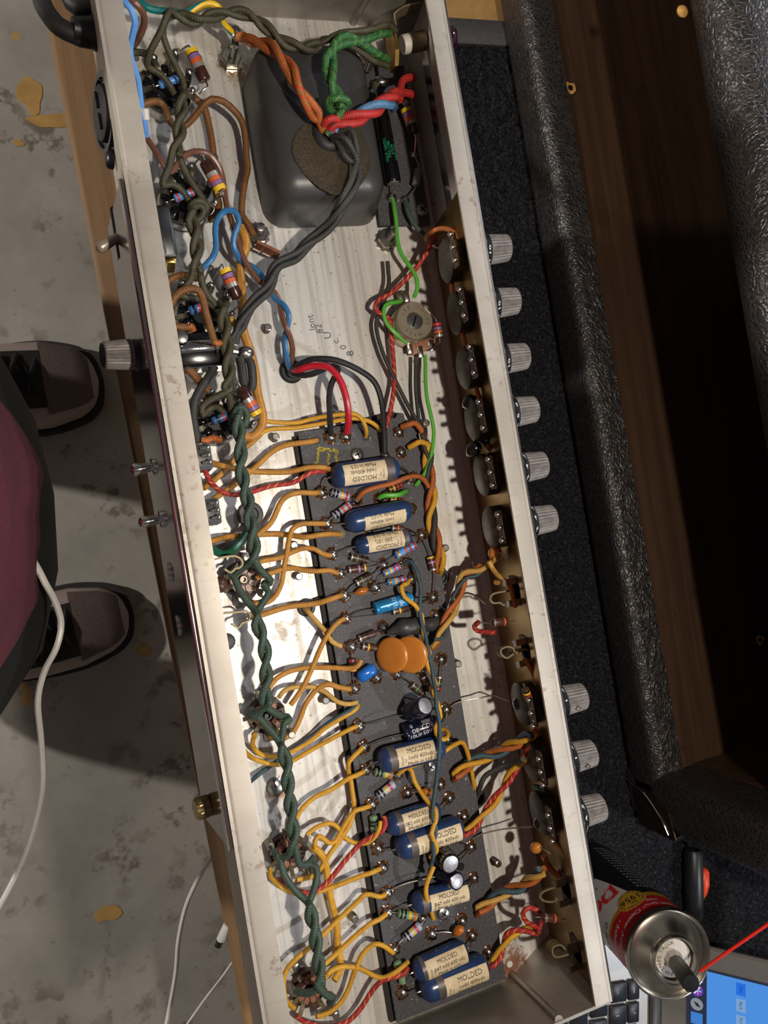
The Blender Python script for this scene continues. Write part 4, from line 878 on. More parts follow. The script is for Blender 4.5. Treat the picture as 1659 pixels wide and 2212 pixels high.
# ---------------------------------------------------------------- loose trimmer in the chassis
t = thing('trimmer_potentiometer', 'round silver trimmer potentiometer with a black slotted centre', 'potentiometer', P(897,690,.002))
c = P(897,692,.0165); c0 = V(c.x, c.y, .003); R = .0108
MB().lathe(c0, V(0,0,1), [(0,R),(.0120,R),(.0130,R*.94),(.0130,R*.43),(.0118,R*.40)], 40, closed=False).build('can', plain('nickel_can','b7ab95',.34,.85,.12,150), t)
MB().lathe(c0, V(0,0,1), [(.0105,R*.40),(.0122,R*.40),(.0124,R*.36)], 26).build('slotted_rotor', SHRINK, t)
u = V(.45,.9,0).normalized(); MB().obox(c0+V(0,0,.0125), (.0032,.0004,.0003), (u, V(-u.y,u.x,0), V(0,0,1))).build('slot', BLACKGLOSS, t, smooth=False)
mb = MB()
for i, s in enumerate('15K TOCOS  MADE'):
    a = 2.6-i*.36; u = V(math.cos(a), math.sin(a), 0); text_flat(mb, s, c0+u*R*.70+V(0,0,.01305), V(u.y,-u.x,0), u, .0026)
mb.build('stamped_lettering', RUSTY, t, smooth=False)
MB().lathe(V(c.x,c.y,.0005), V(0,0,1), [(0,R*1.04),(.003,R*1.04)], 32).build('base', RUSTY, t)
e = P(912,748,.006); MB().obox(e, (.0085,.0030,.0008), (V(.97,.22,0), V(-.22,.97,0), V(0,0,1)), .0004).build('tag_strip', WAFER, t)
for px, py in ((885,752),(908,760),(932,746),(865,640),(878,640)): MB().obox(P(px,py,.007), (.0016,.0032,.0004), None, .0002).build('tag', STEEL, t)
resistor('small resistor with red, violet and orange bands soldered across the round trimmer', (916,662,.0175),(943,698,.014),(949,731,.013),(928,757,.008), .0025,'carbon','rvos', pos=[.10,.36,.58,.83], wb=.0013)
# tag strip by the blue loop
t = thing('tag_strip', 'small dark tag strip under the nut beside the blue wire loop', 'terminal', P(585,540,.001))
A, B = P(553,528,.006), P(603,552,.006); d = (B-A).normalized(); MB().obox((A+B)/2, ((B-A).length/2, .0008, .0042), (d, V(-d.y,d.x,0), V(0,0,1))).build('strip', WAFER, t, smooth=False)
for k in (.1,.5,.9): MB().ribbon(spline([A.lerp(B,k)+V(-d.y,d.x,0)*-.001+V(0,0,-.003), A.lerp(B,k)+V(-d.y,d.x,0)*-.003, A.lerp(B,k)+V(-d.y,d.x,0)*-.0045+V(0,0,.004)], .001), d, .0042, .0007).build('tag', RUSTY, t)
# ---------------------------------------------------------------- green heater wiring, socket to socket
HR = .0016
def hp(l, z): return [(x, y, z) for x, y in l]
twisted('olive twisted pair running from the pilot lamp across the top end', hp([(368,29),(395,36),(426,46),(453,36),(496,28),(532,31),(561,48),(593,75),(622,94),(660,104),(690,98)],.040),
  [(OLV, [(378,205,.018),(368,186,.021),(350,162,.024),(326,148,.026),(318,138,.028),(325,111,.034),(340,82,.038),(352,58,.041),(358,40,.042)], [(708,86,.044),(735,72,.046),(795,65,.046),(834,54,.044),(855,66,.040)]),
   (OLV, [(392,208,.018),(397,182,.022),(386,154,.027),(366,114,.033),(353,78,.037),(354,52,.041)], [(698,85,.042),(734,90,.043),(768,104,.042),(805,130,.038),(838,143,.034)])], HR, .026)
twisted('thick bright green twisted pair knotted over the transformer and reaching the pilot lamp', [(722,262,.043),(729,240,.046),(728,210,.049),(718,180,.050),(712,150,.050),(713,126,.050)],
  [(GRB, [(712,286,.039),(718,274,.040)], [(722,104,.050),(745,94,.049),(790,86,.046),(820,74,.043),(842,72,.040)]), (GRB, [(706,290,.039),(716,278,.041)], [(718,108,.050),(728,88,.050),(748,77,.049),(772,88,.047),(797,104,.043),(818,118,.039),(838,128,.035)])], .0020, .034)
wire('bright green cloth loop knotted round the green pair above the transformer', [(714,240,.045),(707,226,.050),(712,215,.054),(728,212,.056),(745,214,.056),(752,222,.054),(744,228,.052),(730,226,.053)], .0018, GRB, 'wire_knot')
HEAT = [
 ('olive twisted pair between the first and second black sockets', [(395,212),(393,231),(390,254),(388,278),(387,304),(380,330)], [[(392,190),(398,203)],[(402,196),(400,206)]], [[(366,360),(354,386),(352,400),(366,398),(385,404),(402,424),(412,440)],[(388,340),(396,362),(414,394),(436,426),(444,446)]], OLV),
 ('olive twisted pair between the second and third black sockets', [(416,462),(414,478),(421,498),(425,529),(424,553),(425,582)], [[(430,470),(444,458),(446,444),(432,434),(417,440),(412,452)],[(420,480),(436,468),(440,452),(430,444),(418,450)]], [[(412,604),(397,622),(392,636),(404,642),(436,648),(464,664),(474,682)],[(433,594),(443,630),(464,657),(478,678)]], OLV),
 ('olive twisted pair between the third and fourth black sockets', [(482,672),(484,697),(490,724),(491,753),(493,784),(495,815),(491,838)], [[(474,654),(480,664)],[(490,656),(486,664)]], [[(474,854),(450,866),(436,880),(438,896),(452,884),(470,880),(492,900)],[(496,858),(499,884),(503,898)]], OLV),
 ('dark green twisted pair from the fourth black socket down to the pale socket', [(514,902),(515,920),(517,940),(520,963),(520,988),(520,1011),(526,1039),(531,1066),(537,1089),(538,1114),(544,1139),(547,1164),(549,1190),(548,1208)], [[(528,920),(534,896),(524,880),(512,884),(506,900)],[(510,930),(500,914),(508,892),(518,890)]], [[(527,1225),(506,1240),(500,1236)],[(556,1222),(570,1239),(585,1254),(578,1262),(568,1258)]], GRN),
 ('dark green twisted pair from the pale socket down past the bright spot', [(556,1330),(556,1348),(563,1367),(570,1391),(573,1415),(574,1439),(575,1463),(573,1487),(574,1507),(575,1520)], [[(500,1240),(508,1252),(515,1270),(531,1295),(548,1315)],[(568,1262),(580,1280),(570,1299),(558,1317)]], [[(565,1534),(551,1545),(539,1544),(544,1532)],[(584,1533),(604,1545),(622,1549)]], GRN),
 ('dark green twisted pair in the middle of the lower half of the chassis', [(608,1612),(612,1630),(619,1650),(621,1683),(624,1716),(628,1744),(630,1771),(634,1799),(633,1828)], [[(545,1540),(560,1551),(577,1570),(594,1589),(605,1606)],[(628,1552),(614,1563),(611,1584),(607,1604)]], [[(622,1848),(602,1853),(592,1838)],[(646,1865),(666,1866),(678,1852)]], GRN),
 ('dark green twisted pair reaching the bottommost socket', [(667,1954),(674,1987),(681,2020),(683,2048),(688,2079),(690,2106),(691,2124)], [[(598,1848),(606,1860),(613,1888),(638,1924),(662,1946)],[(668,1868),(682,1872),(685,1893),(677,1926),(668,1948)]], [[(677,2142),(655,2145),(641,2139)],[(706,2150),(719,2154),(711,2167)]], GRN)]
for lab, c, hd, tl, m in HEAT:
    twisted(lab, hp(c, .027), [(m, [(x, y, .019+.007*i/len(hd[k])) for i, (x, y) in enumerate(hd[k])], [(x, y, .026-.010*(i+1)/len(tl[k])) for i, (x, y) in enumerate(tl[k])]) for k in (0, 1)], .00175, .0225)

# ---------------------------------------------------------------- top left
wire('light blue wire hugging the inside of the back lip at the top', [(266,2,.050),(280,16,.050),(290,38,.048),(291,54,.046),(286,78,.042),(281,105,.038),(285,132,.036),(298,173,.034),(303,212,.032),(307,242,.030),(312,262,.028),(316,294,.022)], .0015, PLBL, extra=[('white_sleeve', [(311,234,.0305),(313,258,.028)], .0023, WHITEP)])
wire('short brown plastic wire curving beside the light blue wire at the top', [(282,0,.050),(296,10,.050),(309,28,.046),(312,46,.042),(306,68,.036),(294,90,.028),(280,108,.02)], .0016, PBRN)
wire('green and yellow earth wire crossing the top left corner', [(300,0,.040),(306,5,.040),(318,17,.040),(340,23,.039),(366,25,.038),(395,30,.036),(414,23,.036),(434,11,.037),(453,7,.037),(470,14,.036),(479,27,.033),(481,46,.028),(491,60,.024),(502,71,.022)], .0016, EARTH)
t = thing('earth_tag', 'upright tinned earth tag on the tall bolt, two wires soldered to it', 'terminal', P(500,120,.005))
MB().ribbon(spline(PP([(497,128,.006),(502,112,.010),(509,84,.018),(511,66,.022)]), .001), V(1,.2,0).normalized(), .0044, .0008).build('tag', STEEL, t); MB().ball(P(510,72,.0215), .0028, (1,1.5,.8), 12).build('solder_blob', SOLDER, t)
wire('dark brown cloth stub poking out from under the back lip, above the top socket', [(276,118,.030),(290,113,.030),(306,114,.026),(320,117,.02)], .0016, OLV)
wire('brown cloth wire snaking from the topmost socket down to the tag strip', [(308,226,.024),(326,220,.024),(342,220,.022),(356,231,.020),(362,254,.016),(376,272,.013),(395,275,.012),(417,256,.015),(436,232,.020),(455,215,.022),(482,219,.020),(506,239,.017),(523,263,.014),(530,297,.012),(532,337,.010),(535,363,.009),(528,396,.009),(523,433,.009),(523,464,.009),(535,482,.010),(548,508,.010)], .0017, BRN)
wire('straight brown cloth wire running down between the first two black sockets', [(417,208,.012),(430,220,.010),(441,232,.008),(450,265,.006),(458,308,.006),(461,338,.006),(464,380,.006),(467,416,.008),(473,448,.010),(463,470,.010),(450,474,.009)], .0018, BRN)
wire('brown plastic wire arching over the second black socket and diving into the grommet', [(312,290,.020),(330,318,.022),(350,350,.024),(365,372,.022),(378,362,.022),(395,339,.022),(424,327,.020),(450,332,.018),(470,354,.016),(480,380,.014),(485,416,.013),(490,446,.015),(499,474,.019),(511,512,.017),(523,551,.017),(538,578,.017),(557,604,.016),(578,622,.014),(594,632,.010),(604,655,.010),(610,684,.012),(618,708,.014),(626,726,.013),(632,753,.011),(629,780,.010),(626,796,.006)], .0015, PBRN)
wire('blue plastic wire hooking round the brown one and twisting into the grommet', [(430,592,.020),(436,581,.022),(458,558,.024),(467,534,.024),(465,505,.024),(467,481,.025),(479,461,.026),(495,454,.027),(510,460,.027),(516,480,.026),(507,505,.024),(504,527,.022),(511,548,.019),(522,566,.013),(544,575,.013),(569,600,.012),(581,623,.010),(595,646,.010),(610,656,.012),(621,672,.013),(624,690,.011),(617,720,.010),(615,745,.012),(620,775,.012),(625,796,.006)], .0015, PBLU)
wire('ochre wire trunk running down beside the sockets to the yellow branches', [(519,490,.011),(529,512,.012),(531,536,.012),(521,563,.011),(519,590,.010),(523,637,.010),(524,676,.010),(526,715,.010),(537,748,.010),(545,777,.010),(552,813,.010),(556,849,.010),(564,881,.010),(568,907,.010),(561,929,.010),(543,945,.010),(528,940,.010)], .0026, OCH)
wire('brown cloth wire arched high over the third black socket', [(370,656,.036),(378,642,.037),(392,629,.038),(412,623,.038),(429,628,.038),(438,645,.037),(443,669,.036),(452,700,.034),(460,729,.031),(465,741,.029)], .0018, BRN, extra=[('frayed_end', [(461,735,.030),(468,742,.030),(476,740,.029)], .0015, ORB)])
wire('brown cloth wire tucked behind the third black socket', [(362,612,.022),(370,602,.022),(388,595,.020),(412,596,.016),(424,602,.012)], .0017, BRN)
wire('frayed brown stub reaching in under the third black socket', [(368,700,.026),(382,705,.026),(400,707,.024),(416,706,.022)], .0018, BRN, extra=[('frayed_end', [(408,702,.024),(416,708,.023),(418,714,.022)], .0015, ORB)])
wire('frayed orange stub on the edge of the lowest black socket', [(436,950,.022),(446,952,.022),(458,946,.020),(476,950,.017)], .0017, ORB)
wire('frayed orange thread end beside the blue loop terminal', [(497,688,.016),(503,694,.016),(506,702,.014)], .0018, YEL, 'frayed_end')
wire('black cloth wire curving down behind the back lip past the fourth black socket', [(476,770,.018),(465,789,.018),(450,815,.020),(433,840,.022),(421,864,.023),(417,893,.023),(421,926,.022),(427,958,.020)], .0020, BLK)
wire('thick brown wire in the gap between switch and fourth black socket', [(403,790,.020),(410,800,.020),(424,816,.018),(446,838,.014),(452,846,.012)], .0022, BRN)
twisted('black cloth leads sweeping from the transformer down to the switch', [(770,352,.040),(764,394,.040),(750,428,.038),(731,457,.034),(711,486,.028),(688,509,.024),(662,530,.022),(636,555,.022),(598,578,.024),(579,620,.024),(554,647,.023),(532,677,.022),(518,704,.022)],
  [(BLK, [(716,296,.039),(733,294,.044),(748,302,.046),(764,326,.044)], [(508,722,.022),(503,742,.021)]), (BLK, [(722,292,.039),(745,280,.044),(760,283,.046),(769,312,.046),(773,336,.043)], [(514,722,.022),(510,742,.020)]), (BLK, [(720,300,.039),(732,310,.041),(745,335,.042),(757,348,.041)], [(510,716,.024),(500,732,.023)])], .0016, .075)
wire('black cloth loop below the switch blob, inner strand', [(518,774,.017),(522,790,.018),(525,812,.018),(527,832,.016)], .0022, BLK)
wire('black cloth loop below the switch blob, outer strand', [(530,772,.016),(541,782,.018),(545,805,.018),(546,828,.017),(541,842,.015)], .0022, BLK)
twisted('orange and red flecked pair from the earth tag over to the transformer', [(540,88,.030),(562,90,.034),(584,102,.040),(608,122,.046),(627,150,.050),(644,187,.052),(664,220,.050),(682,248,.046)], [(ORR, [(515,82,.022),(526,84,.025)], [(694,266,.042),(701,282,.038)]), (ORB, [(515,78,.022),(528,78,.027)], [(690,264,.043),(697,282,.038)])], .0019, .048)
twisted('red and pale blue twisted leads leaving the transformer to the right', [(728,272,.042),(760,258,.045),(789,246,.046),(818,230,.045),(842,218,.042),(856,208,.038)], [(REDT, [(704,284,.038),(714,280,.041)], [(868,178,.034),(880,168,.032),(893,168,.028)]), (BLT, [(708,288,.038),(718,282,.041)], [(858,212,.036),(852,224,.030),(850,236,.022)]), (REDT, [(712,288,.038),(720,284,.041)], [(872,200,.034),(884,202,.031),(893,206,.026)])], .0020, .036, .0023)
wire('short red cloth bight lying at the transformer lead hole', [(700,268,.044),(708,260,.047),(718,256,.048),(728,258,.046)], .0019, REDT)

# ---------------------------------------------------------------- middle
wire('long black plastic wire arching from the grommet to a silver ball on the board', [(626,803,.004),(640,791,.012),(660,781,.018),(681,775,.021),(726,778,.024),(777,800,.024),(810,827,.023),(825,872,.020),(830,932,.014),(831,978,.010)], .0016, PBLK)
wire('shorter black plastic wire looping from the grommet to the board corner', [(626,806,.004),(636,810,.010),(660,811,.014),(681,806,.016),(712,792,.019),(729,794,.021),(728,806,.021),(717,827,.020),(711,857,.018),(713,902,.015),(714,936,.011)], .0016, PBLK)
wire('bright red plastic wire from the grommet to the board corner', [(628,803,.004),(644,799,.014),(662,793,.017),(681,790,.019),(708,793,.022),(732,817,.023),(747,857,.022),(753,902,.017),(749,935,.011)], .0018, PRED)
wire('red flecked wire winding past the trimmer to the board edge', [(938,505,.020),(926,537,.016),(904,573,.014),(874,606,.012),(843,634,.012),(818,648,.012),(810,666,.012),(826,680,.011),(842,692,.008),(846,736,.007),(850,781,.007),(852,827,.008),(846,872,.010),(834,926,.010)], .0013, RED)
wire('black cloth wire from the lower transformer bolt down to the yellow bundle', [(837,565,.008),(839,590,.008),(840,613,.009),(830,648,.009),(817,680,.008),(813,709,.008),(825,757,.008),(846,805,.008),(876,866,.008),(900,908,.010),(914,932,.012),(915,962,.013),(926,990,.012)], .0012, BLK)
wire('light green plastic wire from the black capacitor to the trimmer', [(848,430,.008),(853,458,.011),(856,482,.011),(858,516,.012),(867,549,.013),(888,579,.014),(900,603,.015),(901,625,.015),(894,642,.012)], .0012, PGRN)
wire('light green plastic wire curling round the left side of the trimmer', [(866,650,.009),(856,653,.011),(838,656,.013),(829,668,.013),(833,694,.012),(852,718,.012),(878,740,.010)], .0012, PGRN)
wire('light green plastic wire from the trimmer down past the board corner', [(918,768,.008),(919,790,.009),(919,811,.010),(922,857,.011),(932,902,.012),(937,930,.012),(936,951,.012),(931,985,.012),(918,1022,.011),(902,1044,.009),(898,1048,.008)], .0011, PGRN)
wire('thin dark grey wire from the trimmer straight down to the bundle', [(898,772,.008),(898,800,.008),(898,842,.008),(904,902,.009),(908,935,.010)], .0011, BLK)
wire('green cloth wire leaving the small board for the dark front corner', [(876,434,.008),(880,456,.010),(893,482,.010),(910,503,.010),(922,512,.012)], .0014, GRN)
wire('brown cloth loop in the dark corner above the first potentiometer', [(920,516,.016),(930,502,.024),(950,494,.030),(970,496,.034),(985,506,.038),(990,520,.040)], .0014, ORB)
wire('pale bare wire bent up to the first potentiometer', [(935,530,.014),(950,534,.022),(962,530,.030),(976,518,.040),(984,516,.044)], .0010, LEAD)
wire('brown cloth wire hanging along the brass plate past two potentiometers', [(996,546,.040),(988,570,.034),(980,590,.030),(976,620,.028),(984,660,.030),(993,700,.034),(1005,740,.036),(1012,770,.036),(1018,800,.034),(1032,850,.036),(1040,880,.040)], .0012, ORB)
wire('pair of yellow wires towards the board, upper one ending in a board hole', [(566,907,.010),(572,909,.010),(600,913,.010),(643,913,.010),(673,905,.011),(705,899,.014),(747,894,.017),(769,895,.018),(784,909,.017),(791,929,.013),(790,943,.007)], .0013, YEL)
wire('pair of yellow wires towards the board, lower one passing under the black wire', [(560,940,.010),(566,935,.010),(578,929,.010),(598,926,.010),(643,924,.010),(700,914,.012),(750,905,.015),(771,904,.016),(795,909,.016),(814,921,.012),(820,932,.006)], .0013, YEL)
wire('ochre wire sloping from the slide switch up to the first board hole', [(448,1092,.014),(465,1076,.012),(508,1046,.008),(554,1007,.008),(586,977,.008),(616,962,.010),(655,956,.012),(672,954,.011),(684,951,.007)], .0016, OCH)
wire('ochre wire sloping from the trunk to behind the slide switch', [(563,937,.010),(548,952,.008),(527,970,.006),(495,1004,.006),(472,1029,.008),(440,1055,.014)], .0016, OCH)
wire('yellow wire running level above the red one to the first blue capacitor', [(452,998,.020),(465,1002,.016),(495,1009,.010),(540,1018,.008),(586,1020,.008),(627,1019,.010),(666,1010,.013),(700,1010,.014),(716,1016,.011)], .0016, OCH)
wire('dark red flecked wire dipping from the slide switch to the first blue capacitor', [(440,1008,.022),(446,1024,.018),(458,1046,.014),(483,1064,.012),(511,1069,.011),(540,1064,.010),(586,1050,.010),(632,1043,.012),(655,1030,.014),(676,1020,.014),(704,1018,.011)], .0013, RED)
wire('ochre wire running level to a hole between the second and third blue capacitors', [(450,1171,.020),(470,1165,.016),(495,1159,.010),(517,1158,.007),(575,1154,.006),(620,1155,.006),(650,1160,.010),(666,1160,.012),(701,1154,.012),(737,1154,.008)], .0016, OCH)
wire('ochre wire curving up from the green twist to the joint below the first capacitor', [(538,1192,.010),(537,1178,.010),(558,1155,.010),(586,1128,.010),(602,1094,.010),(612,1078,.011),(628,1068,.013),(650,1064,.013),(678,1065,.012),(690,1063,.009)], .0016, OCH)
wire('ochre wire rising from under the pale socket to the joint by the second capacitor', [(543,1300,.008),(560,1305,.007),(580,1300,.007),(597,1285,.007),(609,1258,.008),(612,1235,.009),(620,1192,.011),(627,1153,.013),(637,1138,.013),(655,1131,.013),(684,1131,.012),(702,1131,.009)], .0015, OCH)
wire('ochre wire to the frosted joint left of the short blue capacitor', [(557,1221,.010),(563,1213,.011),(580,1209,.010),(604,1205,.010),(633,1192,.010),(657,1184,.012),(679,1186,.013),(696,1196,.013),(714,1200,.010)], .0015, OCH)
wire('ochre wire to the frosted joint left of the pink-banded resistor', [(553,1250,.012),(570,1243,.011),(585,1238,.010),(609,1230,.009),(633,1227,.009),(657,1232,.011),(686,1234,.013),(710,1232,.013),(729,1238,.010)], .0015, OCH)
wire('ochre wire passing over the grey grommet to a solder joint', [(542,1334,.010),(573,1326,.009),(600,1317,.009),(633,1309,.009),(681,1304,.010),(712,1295,.013),(729,1289,.012),(738,1286,.009)], .0016, OCH)
wire('pale yellow wire coming out of the grey grommet down to a shiny joint', [(656,1311,.002),(664,1320,.008),(681,1340,.010),(703,1364,.011),(717,1386,.012),(737,1396,.011)], .0015, YELP)
wire('ochre wire from the round ball down across to the second brown socket', [(743,1337,.010),(735,1341,.012),(722,1352,.013),(707,1373,.014),(691,1403,.013),(676,1439,.012),(657,1480,.012),(638,1509,.011),(628,1522,.010)], .0015, OCH)
wire('yellow wire hooking back up beside the blue dipped block', [(576,1498,.012),(582,1486,.012),(597,1466,.012),(628,1449,.011),(669,1442,.011),(712,1442,.013),(753,1444,.015),(772,1439,.017),(780,1426,.017)], .0015, OCH)
wire('pale yellow wire sagging from the second brown socket into a board hole', [(603,1506,.010),(610,1496,.012),(620,1489,.012),(640,1484,.011),(681,1485,.010),(705,1497,.011),(729,1516,.013),(753,1521,.013),(770,1517,.009)], .0014, YELP)
wire('yellow wire curving under the second brown socket to the joint by the blue block', [(580,1590,.008),(598,1595,.007),(618,1593,.007),(635,1579,.007),(650,1548,.007),(660,1521,.008),(681,1492,.010),(697,1481,.012),(713,1478,.013),(730,1484,.013),(756,1489,.010)], .0016, OCH)
wire('yellow wire from the board hole sweeping back round the second brown socket', [(773,1523,.008),(768,1532,.010),(741,1549,.011),(705,1570,.008),(669,1601,.005),(633,1622,.005),(597,1634,.005),(562,1629,.006),(545,1608,.010),(551,1587,.014)], .0014, YEL)
wire('dark blue cloth wire from the board hole sliding under the green twist', [(772,1521,.008),(754,1536,.011),(717,1557,.009),(681,1584,.005),(650,1607,.004),(630,1620,.004),(591,1650,.004),(564,1669,.006),(540,1689,.010)], .0012, BLU)
wire('long yellow wire bowing from the left lip up to the joint of the tilted can', [(518,1608,.016),(530,1625,.012),(555,1642,.008),(597,1652,.006),(630,1644,.006),(681,1615,.007),(729,1589,.010),(756,1575,.012),(770,1569,.010)], .0013, YEL)
# ---------------------------------------------------------------- lower left
wire('yellow wire hugging the left board edge from the upper joint to the third brown socket', [(783,1615,.010),(771,1627,.013),(755,1644,.013),(752,1661,.010),(757,1681,.008),(761,1711,.007),(765,1744,.008),(757,1777,.010),(741,1805,.011),(713,1844,.011),(699,1866,.010),(683,1888,.009),(663,1896,.008),(641,1900,.008)], .0014, YEL)
wire('yellow wire rising in a slow curve to the joint of the upper green resistor', [(637,1790,.012),(640,1768,.011),(655,1744,.009),(680,1722,.009),(716,1705,.010),(754,1681,.012),(770,1675,.012),(786,1666,.009)], .0014, YEL)
wire('yellow wire bent sharply at the third brown socket tag', [(799,1741,.009),(782,1747,.012),(766,1752,.013),(750,1772,.012),(736,1797,.012),(724,1817,.012),(711,1821,.012),(699,1812,.012),(688,1806,.013),(680,1818,.013),(681,1832,.012)], .0014, YEL)
wire('yellow wire drooping between the third brown socket and the red wire end', [(663,1803,.013),(674,1794,.013),(688,1785,.013),(713,1778,.013),(730,1788,.012),(744,1808,.010),(766,1821,.010),(793,1821,.012),(811,1806,.015),(820,1788,.016),(822,1774,.015)], .0013, YEL)
wire('red flecked wire rising from the third brown socket to the torn-label capacitor', [(606,1898,.011),(624,1912,.009),(649,1926,.008),(672,1928,.008),(694,1918,.008),(721,1890,.009),(749,1855,.010),(780,1821,.012),(802,1808,.014),(824,1796,.016),(833,1781,.017),(829,1764,.015)], .0013, RED)
wire('yellow wire looping under the third brown socket to a joint at the board edge', [(586,1878,.012),(584,1893,.010),(611,1918,.008),(652,1932,.007),(694,1924,.008),(735,1910,.009),(777,1893,.011),(800,1886,.012),(822,1876,.010)], .0014, YEL)
wire('thick orange-yellow wire running straight down between the last two brown sockets', [(676,1830,.012),(687,1838,.011),(697,1850,.010),(705,1877,.008),(710,1918,.006),(719,1960,.005),(727,1993,.005),(730,2042,.005),(736,2082,.007),(732,2100,.009),(722,2118,.011)], .0021, YEL)
wire('long yellow wire wrapping the bottommost socket from the joint of the lower can', [(832,1932,.010),(820,1937,.012),(790,1932,.012),(766,1954,.010),(721,1996,.010),(680,2037,.012),(638,2073,.014),(616,2101,.014),(613,2134,.013),(619,2162,.011),(636,2178,.009)], .0014, YEL)
wire('yellow wire sloping from the upper of the lowest joints to the bottommost socket', [(835,1974,.010),(818,1987,.012),(799,1996,.012),(763,2026,.010),(721,2065,.010),(700,2084,.012),(690,2098,.013)], .0014, YEL)
wire('yellow wire curling from the joint above the last green resistor under the bottom socket', [(849,2058,.011),(838,2050,.014),(826,2042,.015),(807,2040,.014),(783,2061,.012),(766,2098,.010),(749,2145,.008),(727,2175,.007),(705,2190,.007),(683,2196,.008)], .0014, YEL)
wire('yellow wire in an S from the bottom socket to the last capacitors', [(700,2116,.011),(708,2105,.012),(719,2095,.012),(741,2088,.011),(777,2092,.010),(810,2109,.011),(829,2112,.013),(850,2103,.015),(868,2090,.015),(881,2078,.012)], .0014, YEL)
wire('red flecked wire along the bottom edge up to the last capacitors', [(640,2194,.009),(660,2208,.008),(700,2218,.007),(745,2210,.007),(777,2181,.008),(804,2140,.010),(826,2118,.013),(850,2111,.015),(870,2104,.015),(881,2092,.012)], .0013, RED)
# ---------------------------------------------------------------- bundles on the right
twisted('yellow, brown and black twisted bundle along the right board edge', hp([(922,962),(925,998),(927,1024),(931,1055),(932,1085),(931,1111),(934,1135),(942,1168),(949,1200),(951,1228)],.010), [(YEL, [(884,966,.010),(896,960,.013),(908,954,.014),(918,958,.013)], [(949,1243,.002)]), (ORB, [(868,922,.010),(884,917,.013),(896,914,.013),(908,926,.012),(916,945,.011)], [(951,1244,.002)]), (BLK, [(912,938,.013),(917,950,.012)], [(953,1243,.002)])], .0016, .034, .0020)
wire('orange-brown wire crossing the board from a joint to the right-hand bundle', [(772,1078,.009),(780,1068,.012),(790,1060,.014),(814,1052,.015),(847,1044,.015),(880,1031,.015),(905,1029,.014),(918,1039,.012),(926,1052,.011)], .0014, ORB)
wire('light green plastic stub between two small resistors on the board', [(820,1075,.010),(830,1070,.012),(847,1070,.013),(864,1068,.013),(874,1062,.010),(878,1062,.007)], .0014, PGRN)
twisted('yellow, brown and blue bundle from the front corner to the pair over the discs', [(1040,1228,.022),(1027,1236,.020),(1005,1244,.018),(994,1267,.016),(983,1301,.015),(968,1336,.016),(953,1371,.016)], [(YELP, [(1072,1206,.034),(1060,1218,.028)], [(942,1388,.016),(934,1397,.014)]), (ORB, [(1055,1230,.024)], [(944,1390,.016),(936,1400,.013)]), (BLU, [(1046,1222,.024)], [(946,1382,.018),(938,1380,.018)], .0010)], .0015, .038, .0019)
wire('yellow wire meandering over the discs and cans to a small hook', [(884,1254,.010),(878,1261,.013),(867,1267,.016),(874,1290,.017),(896,1307,.017),(911,1330,.017),(913,1356,.018),(920,1389,.019),(928,1411,.021),(922,1432,.021),(931,1454,.020),(941,1476,.020),(936,1496,.022),(946,1522,.024),(951,1548,.024),(941,1572,.024),(947,1592,.022),(960,1597,.020),(968,1588,.018),(964,1578,.015),(955,1576,.013)], .0014, YEL)
wire('slender blue-grey wire running the whole length over the capacitors', [(876,1216,.010),(889,1213,.013),(902,1241,.015),(909,1272,.016),(907,1304,.017),(909,1337,.018),(918,1369,.019),(924,1402,.022),(931,1434,.022),(936,1467,.021),(941,1490,.023),(943,1527,.025),(949,1559,.026),(950,1603,.025),(946,1657,.023),(941,1700,.020),(935,1743,.021),(934,1766,.022),(942,1789,.024),(936,1821,.024),(937,1848,.023),(930,1878,.020),(928,1890,.016)], .0011, BLU)
wire('yellow wire from a bent corner down to twist with the blue-grey wire', [(883,1661,.014),(889,1665,.015),(894,1685,.014),(908,1709,.014),(925,1733,.017),(941,1748,.021),(941,1774,.023),(932,1800,.024),(941,1822,.024),(943,1838,.023),(930,1853,.020)], .0014, YEL)
wire('short yellow wire over the capacitor beneath the two cans', [(937,1871,.022),(930,1888,.022),(922,1908,.021),(920,1930,.020),(927,1956,.017),(933,1974,.011),(936,1984,.008)], .0014, YEL)
wire('yellow wire rising from a sage resistor, over the board edge, into the far grommet', [(860,1672,.009),(872,1662,.012),(884,1656,.014),(908,1648,.015),(938,1637,.016),(967,1618,.017),(985,1607,.017),(1000,1604,.016),(1010,1626,.014),(1017,1657,.011),(1023,1689,.008),(1029,1716,.004)], .0014, YEL)
wire('black cloth wire from the far grommet into the dark front corner', [(1031,1718,.004),(1037,1700,.010),(1043,1684,.012),(1052,1673,.013),(1075,1660,.016),(1098,1649,.020),(1118,1646,.028),(1130,1640,.036)], .0014, BLK)
twisted('brown, blue and yellow bundle from a board hole up to the second set-screw knob', [(986,1676,.012),(1006,1656,.013),(1036,1639,.014),(1067,1630,.016),(1097,1614,.022),(1120,1603,.028),(1146,1586,.036)], [(ORB, [(979,1686,.006)], [(1156,1578,.040)]), (BLU, [(981,1684,.006)], [(1150,1592,.040)]), (YEL, [(983,1682,.006)], [(1160,1584,.040)])], .0015, .034, .0019)
twisted('red and yellow twisted pair sloping from a capacitor end up to the front corner', [(1000,1803,.013),(1024,1786,.013),(1045,1758,.013),(1068,1729,.014),(1088,1699,.017),(1107,1669,.022),(1130,1642,.028),(1152,1608,.038)], [(RED, [(988,1808,.010)], None), (YEL, [(990,1812,.009)], None)], .0014, .036)
